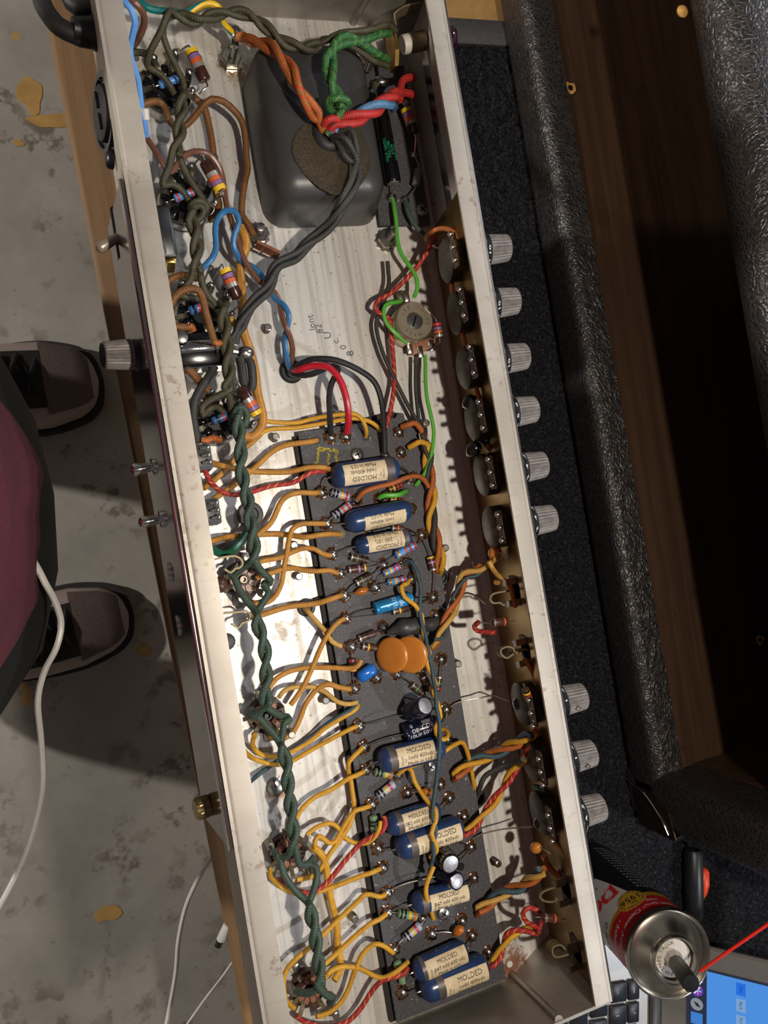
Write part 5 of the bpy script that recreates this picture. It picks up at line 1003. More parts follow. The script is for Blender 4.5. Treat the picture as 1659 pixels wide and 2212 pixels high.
twisted('brown, blue and yellow bundle near the bottom, from a board hole to the front corner', [(1036,1966,.012),(1056,1951,.013),(1084,1930,.015),(1120,1917,.020),(1143,1903,.026),(1172,1880,.036)], [(ORB, [(1029,1978,.006)], None), (BLU, [(1031,1976,.006)], None), (YELP, [(1033,1974,.006)], None)], .0015, .032, .0019)
twisted('red and yellow twisted pair climbing from the lowest capacitor to the red loop', [(1060,2084,.012),(1074,2070,.013),(1087,2042,.014),(1102,2019,.016),(1135,2008,.020),(1160,2010,.025)], [(RED, [(1050,2094,.010)], [(1165,2004,.030)]), (YEL, [(1053,2096,.009)], [(1163,2014,.024)])], .0014, .030)
wire('red flecked loop on the bottom front resistor', [(1164,2004,.028),(1138,1992,.030),(1129,1974,.032),(1140,1962,.034),(1157,1964,.034),(1170,1980,.033),(1167,1998,.030)], .0013, RED, 'wire_loop')
wire('bright red stub by the front resistor halfway along', [(1070,1366,.040),(1048,1365,.036),(1030,1362,.032),(1025,1352,.034),(1034,1344,.038)], .0013, RED, 'wire_stub')
resistor('dim resistor with a silver band by the bright red stub at the front', (1032,1345,.042),(1062,1345,.044),(1096,1342,.044),(1112,1340,.046), .0022,'carbon','so', pos=[.12,.75])
resistor('dim resistor with a silver band inside the red loop at the bottom front', (1150,1980,.040),(1172,1982,.042),(1206,1984,.042),(1222,1984,.044), .0022,'carbon','so', pos=[.14,.7])
resistor('dim banded resistor standing by the first set-screw potentiometer', (1148,1518,.045),(1142,1510,.048),(1134,1486,.050),(1130,1478,.045), .0020,'carbon','sryk', pos=[.2,.4,.6,.8])
for lab, c, ax, m, L in (('orange bead capacitor at the top of the yellow front bundle',(1068,1196,.030),(1072,1190,.032),DISC,.010),('orange bead capacitor floating in the dark front corner near the bottom',(1157,1832,.034),(1162,1828,.036),DISC,.008),('dark round dipped capacitor by the fourth potentiometer',(1014,870,.030),(1020,866,.032),BLACKGLOSS,.011),('dark round dipped capacitor by the fifth potentiometer',(1022,972,.030),(1028,966,.032),BLACKGLOSS,.011),('dark round dipped capacitor by the first set-screw potentiometer',(1124,1518,.030),(1130,1514,.032),BLACKGLOSS,.012),('glassy dark bead by the last potentiometer',(1165,1778,.030),(1172,1774,.032),BLACKGLOSS,.009)):
    drop(lab, c, ax, L, L*.36, m, [[(ax[0],ax[1],ax[2]),(ax[0]+14,ax[1]+8,.040),(ax[0]+26,ax[1]+16,.046)]])
wire('thin bare wire from the right board edge to the dark front corner', [(964,1533,.008),(985,1519,.010),(1008,1513,.012),(1040,1507,.014),(1064,1503,.018),(1100,1515,.026)], .0004, LEAD)
wire('thin bare wire below the red and yellow pair to the front corner', [(1020,1812,.008),(1040,1802,.010),(1075,1793,.014),(1105,1789,.018),(1150,1786,.028)], .0004, LEAD)
wire('thin bare hooked wire beside the yellow front bundle', [(1048,1304,.034),(1035,1292,.026),(1015,1282,.018),(1000,1284,.014),(975,1315,.010),(962,1318,.009),(952,1310,.009)], .0005, LEAD)
for lab, l, m, r in (('mustard cloth wire splitting down from the orange bead',[(1056,1212,.032),(1064,1228,.032),(1075,1242,.036),(1088,1254,.040),(1082,1258,.038),(1070,1258,.034)],YELP,.0015),
  ('brown cloth wire along the front wall between the jacks',[(1094,1256,.040),(1104,1272,.042),(1110,1300,.042),(1114,1312,.042)],ORB,.0013),('brown cloth wire sloping behind the broad cream spring',[(1134,1424,.042),(1146,1444,.042),(1154,1460,.042),(1160,1480,.044)],ORB,.0013),
  ('yellow frayed wire by the last potentiometer',[(1176,1792,.032),(1186,1806,.034),(1200,1822,.036),(1212,1836,.040),(1232,1866,.044)],YELP,.0016),('brown cloth wire from the orange bead corner to the lower jacks',[(1174,1850,.030),(1184,1868,.030),(1196,1884,.032),(1214,1898,.036),(1240,1920,.042),(1250,1944,.046)],ORB,.0016),
  ('brown cloth wire curling at the second set-screw potentiometer',[(1176,1584,.040),(1164,1576,.036),(1160,1590,.034),(1166,1602,.036),(1178,1602,.040)],ORB,.0016),('orange cloth wire bend between the fifth and sixth potentiometers',[(1052,964,.036),(1062,970,.036),(1074,974,.040),(1078,984,.042),(1074,996,.042)],ORB,.0013),
  ('dark blue cloth wire curving round the fifth potentiometer',[(1048,914,.040),(1034,920,.034),(1024,932,.030),(1030,944,.030),(1046,956,.032),(1060,972,.034),(1072,982,.040)],BLU,.0013),('green cloth stub by the third set-screw potentiometer',[(1154,1700,.034),(1166,1702,.038),(1180,1706,.042)],GRN,.0016)):
    wire(lab, l, r, m)
t = thing('wire', 'green and black plastic wires diving from the back lip into the large grey grommet', 'wire', P(500,1190,.012))
MB().tube(spline(PP([(452,1186,.022),(464,1190,.020),(480,1197,.018),(498,1193,.016),(514,1177,.014),(530,1155,.010),(540,1130,.006),(542,1116,.001)])), .0020).build('green_wire', PDGR, t)
MB().tube(spline(PP([(454,1190,.018),(481,1182,.015),(505,1175,.013),(522,1168,.012),(535,1152,.009),(540,1130,.005),(538,1114,.001)])), .0020).build('black_wire', PBLK, t)
# ---------------------------------------------------------------- empty amplifier cabinet standing behind the chassis
cb = thing('speaker_cabinet', 'empty amplifier cabinet shell in black grained vinyl, open side facing the chassis', 'cabinet', (.50, .06, ZB+.005))
CXF, CY0, CY1, CZ0, CZ1 = .378, -.292, .62, ZB+.0072, .060
def rprof(x0, z0, x1, z1, r, n=5, top=True, bot=True):
    p = []
    if bot: p += [V(x0+r-r*math.cos(a), 0, z0+r-r*math.sin(a)) for a in [math.pi/2*(1-i/n) for i in range(n+1)]]
    else: p += [V(x0,0,z0)]
    if top: p += [V(x0+r-r*math.cos(a), 0, z1-r+r*math.sin(a)) for a in [math.pi/2*i/n for i in range(n+1)]]
    else: p += [V(x0,0,z1)]
    return p+[V(x1,0,z1), V(x1,0,z0)]
def panel(name, prof, y0, y1, m): 
    mb = MB(); mb.extr([V(p.x,y0,p.z) for p in prof], V(0,y1-y0,0)); return mb.build(name, m, cb, 50)
panel('bottom_rail', rprof(CXF, CZ0, CXF+.026, CZ0+.042, .010), CY0+.004, CY1, TOLEX)
panel('top_rail', rprof(CXF, .018, CXF+.26, CZ1, .0205, 8), CY0+.004, CY1, TOLEX)
MB().box((CXF+.024, CY0+.004, CZ0), (CXF+.262, CY1, CZ0+.040)).build('inner_floor', CABIN, cb, smooth=False)
MB().box((CXF+.250, CY0+.004, CZ0), (CXF+.262, CY1, .03)).build('back_panel', CABIN, cb, smooth=False)
MB().box((CXF+.050, CY0+.048, .0165), (CXF+.25, CY1, .0185)).build('inner_roof', CABIN, cb, smooth=False)
mb = MB(); pr = [V(CXF+.012-.012*math.cos(a), CY0+.012-.012*math.sin(a), 0) for a in [math.pi/2*(1-i/5) for i in range(6)]]+[V(CXF+.010-.010*math.cos(a), CY0+.048-.010+.010*math.sin(a), 0) for a in [math.pi/2*i/5 for i in range(6)]]+[V(CXF+.262,CY0+.048,0), V(CXF+.262,CY0,0)]
mb.extr([p+V(0,0,CZ0) for p in pr], V(0,0,CZ1-CZ0-.001)); mb.build('end_panel', TOLEX, cb, 50)
MB().box((CXF+.040, CY0+.0475, CZ0+.04), (CXF+.25, CY0+.0490, .018)).build('end_lining', CABIN, cb, smooth=False)
CORNER = plain('worn_corner_metal', '4a3c30', .38, .85, .3, 150)
mb = MB(); mb.extr([V(p.x-.0012, CY0-.0012, p.z) for p in rprof(CXF, CZ0, CXF+.034, CZ0+.030, .010, top=False)], V(0,.034,0)); mb.build('metal_corner', CORNER, cb, 50)
mb = MB(); mb.extr([V(CXF-.0012, CY0-.0012, CZ0+.030), V(CXF+.034, CY0-.0012, CZ0+.030), V(CXF+.020, CY0-.0012, CZ0+.046), V(CXF-.0012, CY0-.0012, CZ0+.052)], V(0,.0012,0)); mb.extr([V(CXF-.0012,CY0,CZ0+.030),V(CXF-.0012,CY0+.034,CZ0+.030),V(CXF-.0012,CY0+.020,CZ0+.050),V(CXF-.0012,CY0,CZ0+.054)], V(.0012,0,0)); mb.build('metal_corner', CORNER, cb, smooth=False)
MB().tube(spline([V(CXF-.0014,CY0+.034,CZ0+.004),V(CXF-.0018,CY0+.030,CZ0+.022),V(CXF-.0018,CY0+.014,CZ0+.040),V(CXF-.0016,CY0+.002,CZ0+.046)]), .0008).build('corner_rim', CHROME, cb)
RAW = plain('raw_wood_chip', 'b98a48', .7, 0, .3, 300)
def hole(px, py, z, r):
    c = P(px, py, z); mb = MB(); n = 16; rr = random.Random(px); mb.extr([c+V(math.cos(a),math.sin(a),0)*r*(1.5+rr.uniform(-.25,.5)) for a in [2*math.pi*i/n for i in range(n)]], V(0,0,.0003)); o = mb.build('chipped_hole', RAW, cb, smooth=False)
    MB().lathe(c, V(0,0,1), [(.0003,r*.8),(.0005,r*.8)], 14).build('screw_hole', BLACKMATT, o)
hole(1232,190,CZ0+.0405,.0030); hole(1642,1382,CZ0+.0405,.0026); hole(1648,1712,CZ0+.0405,.0035)
c = P(1470,197,-.06); c = V(CXF+.0005, P(1478,25,.022).y, .022); MB().ball(c, .004, (1,1,.6)).build('chipped_corner', RAW, cb)

# ---------------------------------------------------------------- spray can
B0 = P(1280,1897,-.176); T0 = P(1447,2063,-.046); d = (T0-B0); L = d.length; d.normalize(); R = .0288
tocam = (V(0,0,HC)-T0).normalized()
cn = thing('spray_can', 'contact cleaner spray can with red and white label and silver domed top', 'can', B0)
def can_cyl(name, t0, t1, rr, mat, parent, seg=56): return MB().lathe(B0, d, [(t0,rr*.999),(t0,rr),(t1,rr),(t1,rr*.999)], seg).build(name, mat, parent)
RB = R*.955
MB().lathe(B0, d, [(0,RB*.9),(.0008,RB*1.03),(.003,RB*1.04),(.0042,RB),(L-.006,RB),(L-.0045,RB*1.02)], 56).build('body', plain('gloss_black_lacquer','141317',.22,0,.1,100), cn)
# label pieces: angle measured round the axis from the direction that faces up the picture-left
up = (tocam-d*tocam.dot(d)).normalized(); sd = d.cross(up)
def wrap(poly, rr, name, mat, parent, n=1):
    """polygon in (u along axis, angle) on the can, subdivided"""
    bm = bmesh.new(); vs = [bm.verts.new((u, a*rr, 0)) for u, a in poly]; bm.faces.new(vs)
    for k in range(-24, 25):
        bmesh.ops.bisect_plane(bm, geom=bm.verts[:]+bm.edges[:]+bm.faces[:], plane_co=(0, k*.12*rr, 0), plane_no=(0,1,0))
    bm.verts.index_update(); mb = MB(); mb.add([B0+d*v.co.x+(up*math.cos(v.co.y/rr)+sd*math.sin(v.co.y/rr))*rr for v in bm.verts], [[v.index for v in f.verts] for f in bm.faces]); bm.free()
    return mb.build(name, mat, parent, 60)
RED_L = plain('red_label','b31d24',.3,0,.06); WHT_L = plain('white_label','c9c5c3',.3,0,.05); GLD = plain('gold_label','c08a2a',.3,.2,.1); REDT_ = plain('red_lettering','d32a2f',.3,0,.05)
lb = wrap([(L*.76,-1.9),(L-.0065,-1.9),(L-.0065,2.2),(L*.70,2.2),(L*.74,1.2),(L*.775,.4),(L*.80,-.2),(L*.79,-1.0)], RB+.00015, 'red_band', RED_L, cn)
wrap([(L*.70,-1.9),(L*.76,-1.9),(L*.79,-1.0),(L*.80,-.2),(L*.775,.4),(L*.74,1.2),(L*.70,2.2),(L*.685,2.2),(L*.72,1.2),(L*.75,.4),(L*.77,-.2),(L*.74,-1.0)], RB+.0002, 'gold_stripe', GLD, cn)
wl = wrap([(L*.40,-.05),(L*.70,-.42),(L*.765,-.2),(L*.75,.4),(L*.72,1.2),(L*.685,2.2),(L*.28,2.2),(L*.34,.8)], RB+.00018, 'white_panel', WHT_L, cn)
def ctext(mb, s, size, u, ph, rot=-math.pi/2, sx=1.0, bold=0.0): text_cyl(mb, s, B0, d, up, RB+.0004, size, u, ph, rot, sx, bold)
mb = MB()
for i, ch_ in enumerate('DeoxIT'): ctext(mb, ch_, .0200 if i == 0 else .0180, L*(.600-.012*i), .02+.40*i, bold=.035)
mb.build('red_brand_lettering', REDT_, wl, smooth=False)
mb = MB(); ctext(mb, 'Improves Electrical', .0050, L*.475, .80); ctext(mb, 'Connections', .0050, L*.425, .95); mb.build('slogan_lettering', INK, wl, smooth=False)
mb = MB(); ctext(mb, 'D-SERIES', .0062, L*.705, 1.0); mb.build('lettering', INK, wl, smooth=False)
mb = MB(); ctext(mb, '\u2022 Cleaner Audio  \u2022 Cl', .0056, L*.895, .45); ctext(mb, '\u2022 Reliable Data', .0056, L*.825, .85); ctext(mb, '100% Spray', .0044, L*.89, -.80); ctext(mb, 'Help', .0044, L*.845, -.72); mb.build('white_lettering', WHITEINK, lb, smooth=False)
mb = MB()
for k in range(15): ctext(mb, '|||| ||| |||||| || |||', .0028, L*(.08+.042*k), -1.0)
ctext(mb, 'Lubricates', .0058, L*.24, .35); ctext(mb, 'Improves', .0058, L*.32, .45); mb.build('small_print', WHITEINK, cn, smooth=False)
n = 40; ce = (L*.775, -.30); sl = wrap([(ce[0]+(.0105+.0006*(i%2))*math.cos(2*math.pi*i/n), ce[1]+(.0105+.0006*(i%2))*math.sin(2*math.pi*i/n)/RB) for i in range(n)], RB+.0003, 'gold_seal', plain('gold_seal_paint','d0a236',.3,.15,.1), cn)
mb = MB(); text_cyl(mb, '1956', B0, d, up, RB+.0005, .0085, ce[0]-.001, ce[1], -math.pi/2); text_cyl(mb, 'Est.', B0, d, up, RB+.0005, .0038, ce[0]+.0050, ce[1], -math.pi/2)
for i, c_ in enumerate('MADE SINCE 1956 TRUSTED QUALITY'):
    a = 2*math.pi*i/31; text_cyl(mb, c_, B0, d, up, RB+.0005, .0024, ce[0]+.0088*math.cos(a), ce[1]+.0088*math.sin(a)/RB, -a-math.pi/2)
mb.build('seal_lettering', INK, sl, smooth=False)
# rim, dome, valve cup, nozzle
TIN = plain('satin_tinplate', 'b3ada3', .27, 1.0, .08, 60)
MB().lathe(B0, d, [(L-.006,RB*1.0),(L-.0052,R*1.02),(L-.002,R*1.035),(L,R*1.0),(L-.0006,R*.955),(L-.0042,R*.93),(L-.0035,R*.86),(L-.0005,R*.74),(L+.0038,R*.62),(L+.0058,R*.56),(L+.0062,R*.545)], 64, closed=False).build('domed_top', TIN, cn, 60)
MB().lathe(B0, d, [(L+.0050,R*.58),(L+.0078,R*.57),(L+.0092,R*.535),(L+.0086,R*.50),(L+.0060,R*.475),(L+.0030,R*.46),(L+.0030,.0001)], 56, closed=False).build('valve_cup', TIN, cn, 60)
mb = MB(); mb.lathe(B0, d, [(L+.0031,R*.43),(L+.0044,R*.43),(L+.0046,R*.40),(L+.0046,R*.2),(L+.0046,.0001)], 40); vd = mb.build('white_dial', WHITEP, cn, 50)
e1_ = up; e2_ = sd; mb = MB()
for i, c_ in enumerate('ADJUST SPRAY'):
    a = -.75+i*.20; q = e1_*math.cos(a)+e2_*math.sin(a); text_flat(mb, c_, B0+d*(L+.00475)+q*R*.345, (e1_*math.sin(a)-e2_*math.cos(a)), q, .0038)
for i, c_ in enumerate('HP'): 
    a = 1.9+i*.3; q = e1_*math.cos(a)+e2_*math.sin(a); text_flat(mb, c_, B0+d*(L+.00475)+q*R*.33, (e1_*math.sin(a)-e2_*math.cos(a)), q, .0034)
mb.build('dial_lettering', plain('olive_print','6a6038',.5), vd, smooth=False)
T1 = B0+d*L; tip = P(1493,2126,-.010); nd = (tip-(T1+d*.004)).normalized(); c0 = T1+d*.004
MB().lathe(c0, nd, [(0,.0062),(.005,.0060),(.0075,.0050)], 8).build('valve_collar', WHITEP, cn, 25)
MB().lathe(c0+nd*.0065, nd, [(0,.0048),(.001,.0052),((tip-c0).length-.0075,.0056),((tip-c0).length-.0068,.0050),((tip-c0).length-.0066,.0002)], 10, (.002,.012,.06)).build('nozzle', BLACKMATT, cn, 25)
tag(MB().tube([P(1512,2098,-.013), P(1560,2064,-.004), P(1700,1968,.018)], .0010, 10).build('spray_straw', plain('red_straw','e02a18',.35,0,.05)), 'thin red plastic spray straw pointing off to the right from the nozzle', 'straw')
# screwdriver half hidden behind the cabinet edge
A = P(1497,1835,ZB+.0145); Bq = P(1500,1992,ZB+.0145); dd = (Bq-A); Ls = dd.length; dd.normalize()
t = thing('screwdriver', 'black tool handle with a bright orange inlay, half hidden by the cabinet corner', 'tool', A-V(0,0,.011))
MB().lathe(A, dd, [(0,.006),(.004,.0080),(Ls*.5,.0082),(Ls-.006,.0078),(Ls-.002,.0060),(Ls,.003)], 24).build('handle', plain('black_grip','1f1f22',.4,0,.2,300), t, 60)
o_ = P(1524,1872,ZB+.0155); mb = MB(); mb.lathe(o_-V(.002,0,0), (P(1519,1956,ZB+.0155)-o_).normalized(), [(0,.0015),(.003,.0048),(.014,.0056),(.022,.0040),(.028,.0012)], 16); mb.build('inlay', plain('orange_inlay','f0491a',.4,0,.05), t, 60)

# ---------------------------------------------------------------- laptop
esc = P(1369,2138,-.165); lu = V(-.215,-.977,0).normalized(); lv = V(-lu.y, lu.x, 0)
lt = thing('laptop', 'silver laptop under the front corner of the chassis, screen lit blue', 'laptop', esc+V(0,0,-.02))
DECK = plain('silver_anodised', 'b5b2ae', .38, .55, .04, 300); KEY = plain('black_key', '1a1a1d', .42, 0, .1, 300); GREYB = plain('grey_bezel', '8e8a86', .42, .5, .05, 200)
hv = .0262; le = -.040; W_ = .364; DEP = .249
def lp(u, v, z=0): return esc+lu*u+lv*v+V(0,0,z)
MB().obox(lp(le+W_/2, hv-DEP/2, -.0073), (W_/2, DEP/2, .0053), (lu, lv, V(0,0,1)), .002).build('deck', DECK, lt, 30)
MB().obox(lp(le+W_/2, hv-.004, -.0012), (W_/2-.03, .0055, .0024), (lu, lv, V(0,0,1)), .001).build('hinge', plain('dark_hinge','3a3836',.4,.3,.1), lt)
kw, kh = .0079, .0079; kme = {}
lab = {(0,0):'esc',(0,1):'*',(0,2):'*',(1,0):'~',(1,1):'1',(1,2):'2',(1,3):'3',(2,0):'tab',(2,1):'Q',(2,2):'W',(3,1):'A'}
rows = [(.0, .0055, [1]*14), (-.0150, .0079, [1]*13+[1.5]), (-.0336, .0079, [1.5]+[1]*13), (-.0522, .0079, [1.75]+[1]*11+[1.75]), (-.0708, .0079, [2.25]+[1]*10+[2.25]), (-.0894, .0079, [1,1,1,1.25,5,1.25,1,1,1,1])]
for r, (v0, hh, ws) in enumerate(rows):
    u0 = -.0091
    for c, wd in enumerate(ws):
        hw = wd*.0182/2-.0011; uc = u0+wd*.0182/2; u0 += wd*.0182
        key = (round(hw,5), hh); m0 = MB()
        k = m0.obox(lp(uc, v0, -.0004), (hw, hh, .0012), (lu, lv, V(0,0,1)), .0007).build('key', KEY, lt)
        if (r, c) in lab:
            mb = MB(); text_flat(mb, lab[(r,c)], lp(uc, v0-(.001 if r else 0), .00086), lu, lv, .0042 if len(lab[(r,c)]) == 1 else .0036); mb.build('legend', WHITEINK, k, smooth=False)
MB().obox(lp(le+W_/2, hv-.195, -.0019), (.052, .036, .0001), (lu, lv, V(0,0,1))).build('trackpad', GREYB, lt, smooth=False)
th = math.radians(135); lw = (lv*-math.cos(th)+V(0,0,math.sin(th))).normalized(); ln = lu.cross(lw).normalized()
if ln.z < 0: ln = -ln
H0 = lp(le, hv, 0)
def sp(k, s, n=0): return H0+lu*k+lw*s+ln*n
lid = MB().obox(sp(W_/2, .122, -.003), (W_/2, .122, .003), (lu, lw, ln), .0018).build('lid', GREYB, lt, 30)
def emi(name, hexc, st):
    t_ = NT(name); t_.b.inputs['Emission Color'].default_value = C(hexc); t_.b.inputs['Emission Strength'].default_value = st
    return t_.set((0.01,0.01,0.012,1), .25, 0)
def sbox(k0, k1, s0, s1, h0, h1, name, m, par): return MB().obox(sp((k0+k1)/2,(s0+s1)/2,(h0+h1)/2), ((k1-k0)/2,(s1-s0)/2,(h1-h0)/2), (lu, lw, ln)).build(name, m, par, smooth=False)
sc_ = sbox(.017, W_-.017, .021, .228, .0001, .0003, 'display', emi('wallpaper_navy','232a3c',.9), lt)
sbox(.019, W_-.03, .0365, .20, .0003, .00045, 'window', emi('window_blue','4a8fe0',.95), sc_)
for i, (hx, hx2) in enumerate((('2f9be8','e6edf4'),('6a3fb0','e04a8a'),('8b9097','3a3f47'),('3c7fd0','ffffff'),('44b05a','ffffff'),('d0463a','ffffff'))):
    k = .0245+i*.0112
    if i in (1, 2): MB().lathe(sp(k,.0290,.0004), ln, [(0,.0048),(.0002,.0048)], 24).build('dock_icon', emi('icon_%s' % hx, hx, .9), sc_)
    else: sbox(k-.0045, k+.0045, .0245, .0335, .0004, .0006, 'dock_icon', emi('icon_%s' % hx, hx, .9), sc_)
    if i == 0: sbox(k-.0045, k, .0245, .0335, .0006, .0007, 'dock_icon_half', emi('icon_pale','d5e6f5',.9), sc_)
    elif i == 1:
        for a in (.3, 1.4, 2.5): MB().obox(sp(k,.0290,.0007), (.0034,.0005,.0001), (lu*math.cos(a)+lw*math.sin(a), lw*math.cos(a)-lu*math.sin(a), ln)).build('icon_streak', emi('streak%d' % int(a*10), ('f26ab0','6ad0f2','ffffff')[int(a)], .9), sc_, smooth=False)
    elif i == 2: MB().extr([sp(k-.0022,.0265,.0007), sp(k+.0012,.0285,.0007), sp(k+.002,.0318,.0007), sp(k-.001,.030,.0007)], ln*.0001).build('icon_rocket', emi('icon_dark','20242a',.9), sc_, smooth=False)
for i, (s, hx) in enumerate((('Edit','1d6fe8'),('Back','7fa6d6'),('Print','7fa6d6'))):
    k = .0265+i*.0125; sbox(k-.0048, k+.0048, .0585, .0655, .00045, .0006, 'button', emi('button%d' % i, hx, .9), sc_)
    mb = MB(); text_flat(mb, s, sp(k,.062,.0007), lu, lw, .0032); mb.build('button_lettering', emi('btx%d' % i,'22405f',.8), sc_, smooth=False)

# ---------------------------------------------------------------- person at the left, looking down at the work
def skin(name, joints, edges, m, parent, sub=2, root=0):
    loc = parent.location; me = bpy.data.meshes.new(name); me.from_pydata([Vector(j[0])-loc for j in joints], edges, [])
    o = bpy.data.objects.new(name, me); COL.objects.link(o); o.parent = parent; me.materials.append(m)
    md = o.modifiers.new('skin', 'SKIN'); md.use_smooth_shade = True
    sv = me.skin_vertices[0].data if me.skin_vertices else None
    if sv is None: return o
    for i, j in enumerate(joints): r = j[1]; sv[i].radius = r if isinstance(r, tuple) else (r, r); sv[i].use_root = (i == root)
    s_ = o.modifiers.new('sub', 'SUBSURF'); s_.levels = sub; s_.render_levels = sub; return o
pr_ = thing('person', 'person in a maroon knitted top, black trousers and grey-pink trainers standing beside the bench', 'person', (-.19, .08, ZF))
SKIN = plain('skin', 'b98a70', .5, 0, .06, 200, .05)
AX, AY, BXf, BYf = -.235, .232, -.245, -.072     # ankle centres
J = [(( -.19,.05,.20),(.14,.11)),((-.20,.03,.42),(.12,.10)),((-.20,.02,.64),(.16,.10)),((-.185,.02,.76),(.055,.055)),((-.165,.02,.82),(.052,.052)),
     ((-.14,.02,.90),(.075,.085)),((-.12,.02,.985),(.07,.08)),
     ((-.19,.21,.70),(.05,.05)),((-.23,.275,.42),(.042,.042)),((-.215,.285,.19),(.032,.032)),((-.212,.285,.13),(.026,.03)),
     ((-.19,-.17,.70),(.05,.05)),((-.23,-.235,.42),(.042,.042)),((-.215,-.245,.19),(.032,.032)),((-.212,-.245,.13),(.026,.03)),
     ((-.19,.15,.10),(.085,.085)),((-.20,.20,-.24),(.056,.056)),((AX-.01,AY,-.56),(.038,.038)),((AX+.05,AY,-.635),(.034,.03)),
     ((-.19,-.04,.10),(.085,.085)),((-.20,-.06,-.24),(.056,.056)),((BXf-.01,BYf,-.56),(.038,.038)),((BXf+.05,BYf,-.635),(.034,.03))]
E_ = [(0,1),(1,2),(2,3),(3,4),(4,5),(5,6),(2,7),(7,8),(8,9),(9,10),(2,11),(11,12),(12,13),(13,14),(0,15),(15,16),(16,17),(17,18),(0,19),(19,20),(20,21),(21,22)]
for s, w0 in ((1, 10), (-1, 14)):
    for f in range(5):
        b = V(-.212, .02+s*.265, .13); k = len(J)
        if f == 4: pts = [b+V(.022,0,-.012), b+V(.038,-s*.004,-.034), b+V(.044,-s*.010,-.056)]
        else: pts = [b+V(.020-.013*f,0,-.034), b+V(.021-.014*f,-s*.004,-.068+.004*abs(f-1)), b+V(.020-.013*f,-s*.016,-.096+.007*abs(f-1))]
        J += [(tuple(p), (.0095-.0008*i,)*2) for i, p in enumerate(pts)]; E_ += [(w0, k), (k, k+1), (k+1, k+2)]
skin('body', J, E_, SKIN, pr_, 2)
hd = V(-.13,.02,.945); q = V(.55,0,-.83).normalized(); u_ = V(.83,0,.55)
MB().ball(hd-q*.02+u_*.02, .098, (1,.86,1.12), 20, (q, V(0,1,0), u_)).build('hair', plain('dark_brown_hair','2a1d15',.6,0,.3,400,.4), pr_, 80)
mb = MB(); mb.ball(hd+q*.085-u_*.01, .016, (1,.8,1.3), 10); mb.ball(hd+q*.03+V(0,.083,0), .022, (.8,.35,1.2), 10); mb.ball(hd+q*.03+V(0,-.083,0), .022, (.8,.35,1.2), 10); mb.build('nose_and_ears', SKIN, pr_, 80)
mb = MB(); mb.ball(hd+q*.074+u_*.022+V(0,.030,0), .012); mb.ball(hd+q*.074+u_*.022+V(0,-.030,0), .012); mb.build('eyes', WHITEP, pr_, 80)
mb = MB(); mb.ball(hd+q*.074-u_*.045, .018, (.4,1.2,.35)); mb.build('mouth', plain('lips','9a5a52',.5), pr_, 80)
TROU = plain('black_trousers', '080809', .85, 0, .3, 200)
J = [((-.18,.05,.16),(.13,.105)),((-.180,.06,.00),(.145,.125)),((-.148,.120,-.14),(.105,.100)),((-.20,.205,-.28),(.072,.072)),((AX-.02,AY,-.50),(.060,.060)),((AX-.015,AY,-.60),(.058,.062)),((-.146,-.020,-.14),(.105,.098)),((-.19,-.06,-.28),(.074,.074)),((BXf-.005,BYf,-.50),(.064,.064)),((BXf,BYf,-.60),(.062,.066))]
skin('trousers', J, [(0,1),(1,2),(2,3),(3,4),(4,5),(1,6),(6,7),(7,8),(8,9)], TROU, pr_, 2)
def m_knit():
    t = NT('maroon_knit'); v = t.coord(); w1 = t.n('ShaderNodeTexWave', wave_type='BANDS', bands_direction='DIAGONAL'); t.l(v, w1.inputs['Vector']); w1.inputs['Scale'].default_value = 260; w1.inputs['Distortion'].default_value = 3
    f = t.noise(v, 30, 3); h_ = w1.outputs['Fac']; g = t.noise(v, 500, 2)
    c = t.ramp(t.math('ADD', t.math('MULTIPLY', h_, .5), t.math('MULTIPLY', f, .5)), [(.3, C('35121c')), (.75, C('74283a'))]); c = t.mix(t.ramp(g, [(.70, 0), (.74, .8)]), c, C('9a3440'))
    t.bump(h_, .5, .001); return t.set(c, .8, 0)
KNIT = m_knit()
mb = MB(); seg, rings = 72, [(-.030,.140,.118),(-.022,.1405,.120),(.02,.140,.128),(.10,.134,.150),(.25,.128,.168),(.42,.122,.172),(.58,.115,.190),(.68,.098,.195),(.735,.066,.100),(.76,.056,.060)]
vs = []
for z, a, b in rings:
    for k in range(seg):
        t_ = 2*math.pi*k/seg; fo = 1+.024*math.sin(t_*9+z*7)*max(0,(.25-z))/.3+.010*math.sin(t_*23+z*30)*max(0,.2-z)/.3
        vs.append(V(-.174+a*fo*math.cos(t_), .040-.02*min(1,max(0,z/.3))+b*fo*math.sin(t_), z))
mb.add(vs, [(i*seg+k, i*seg+(k+1)%seg, (i+1)*seg+(k+1)%seg, (i+1)*seg+k) for i in range(len(rings)-1) for k in range(seg)]); mb.build('knitted_top', KNIT, pr_, 80)
for s in (1,-1):
    J = [((-.19,.02+s*.16,.70),(.075,.07)),((-.19,.02+s*.20,.66),(.068,.066)),((-.23,.02+s*.255,.42),(.058,.058)),((-.218,.02+s*.265,.24),(.046,.046))]
    skin('sleeve', J, [(0,1),(1,2),(2,3)], KNIT, pr_, 2)
SHOE = plain('grey_pink_mesh', '9a8a84', .7, 0, .15, 700, .4); SHOED = plain('taupe_suede_panel', '5d4f4b', .8, 0, .2, 300); SOLE = plain('dark_sole', '1c1a1b', .7, 0, .2); LACE = plain('black_lace', '0e0d0e', .7); SBLUE = plain('blue_stripe','2a62b8',.5)
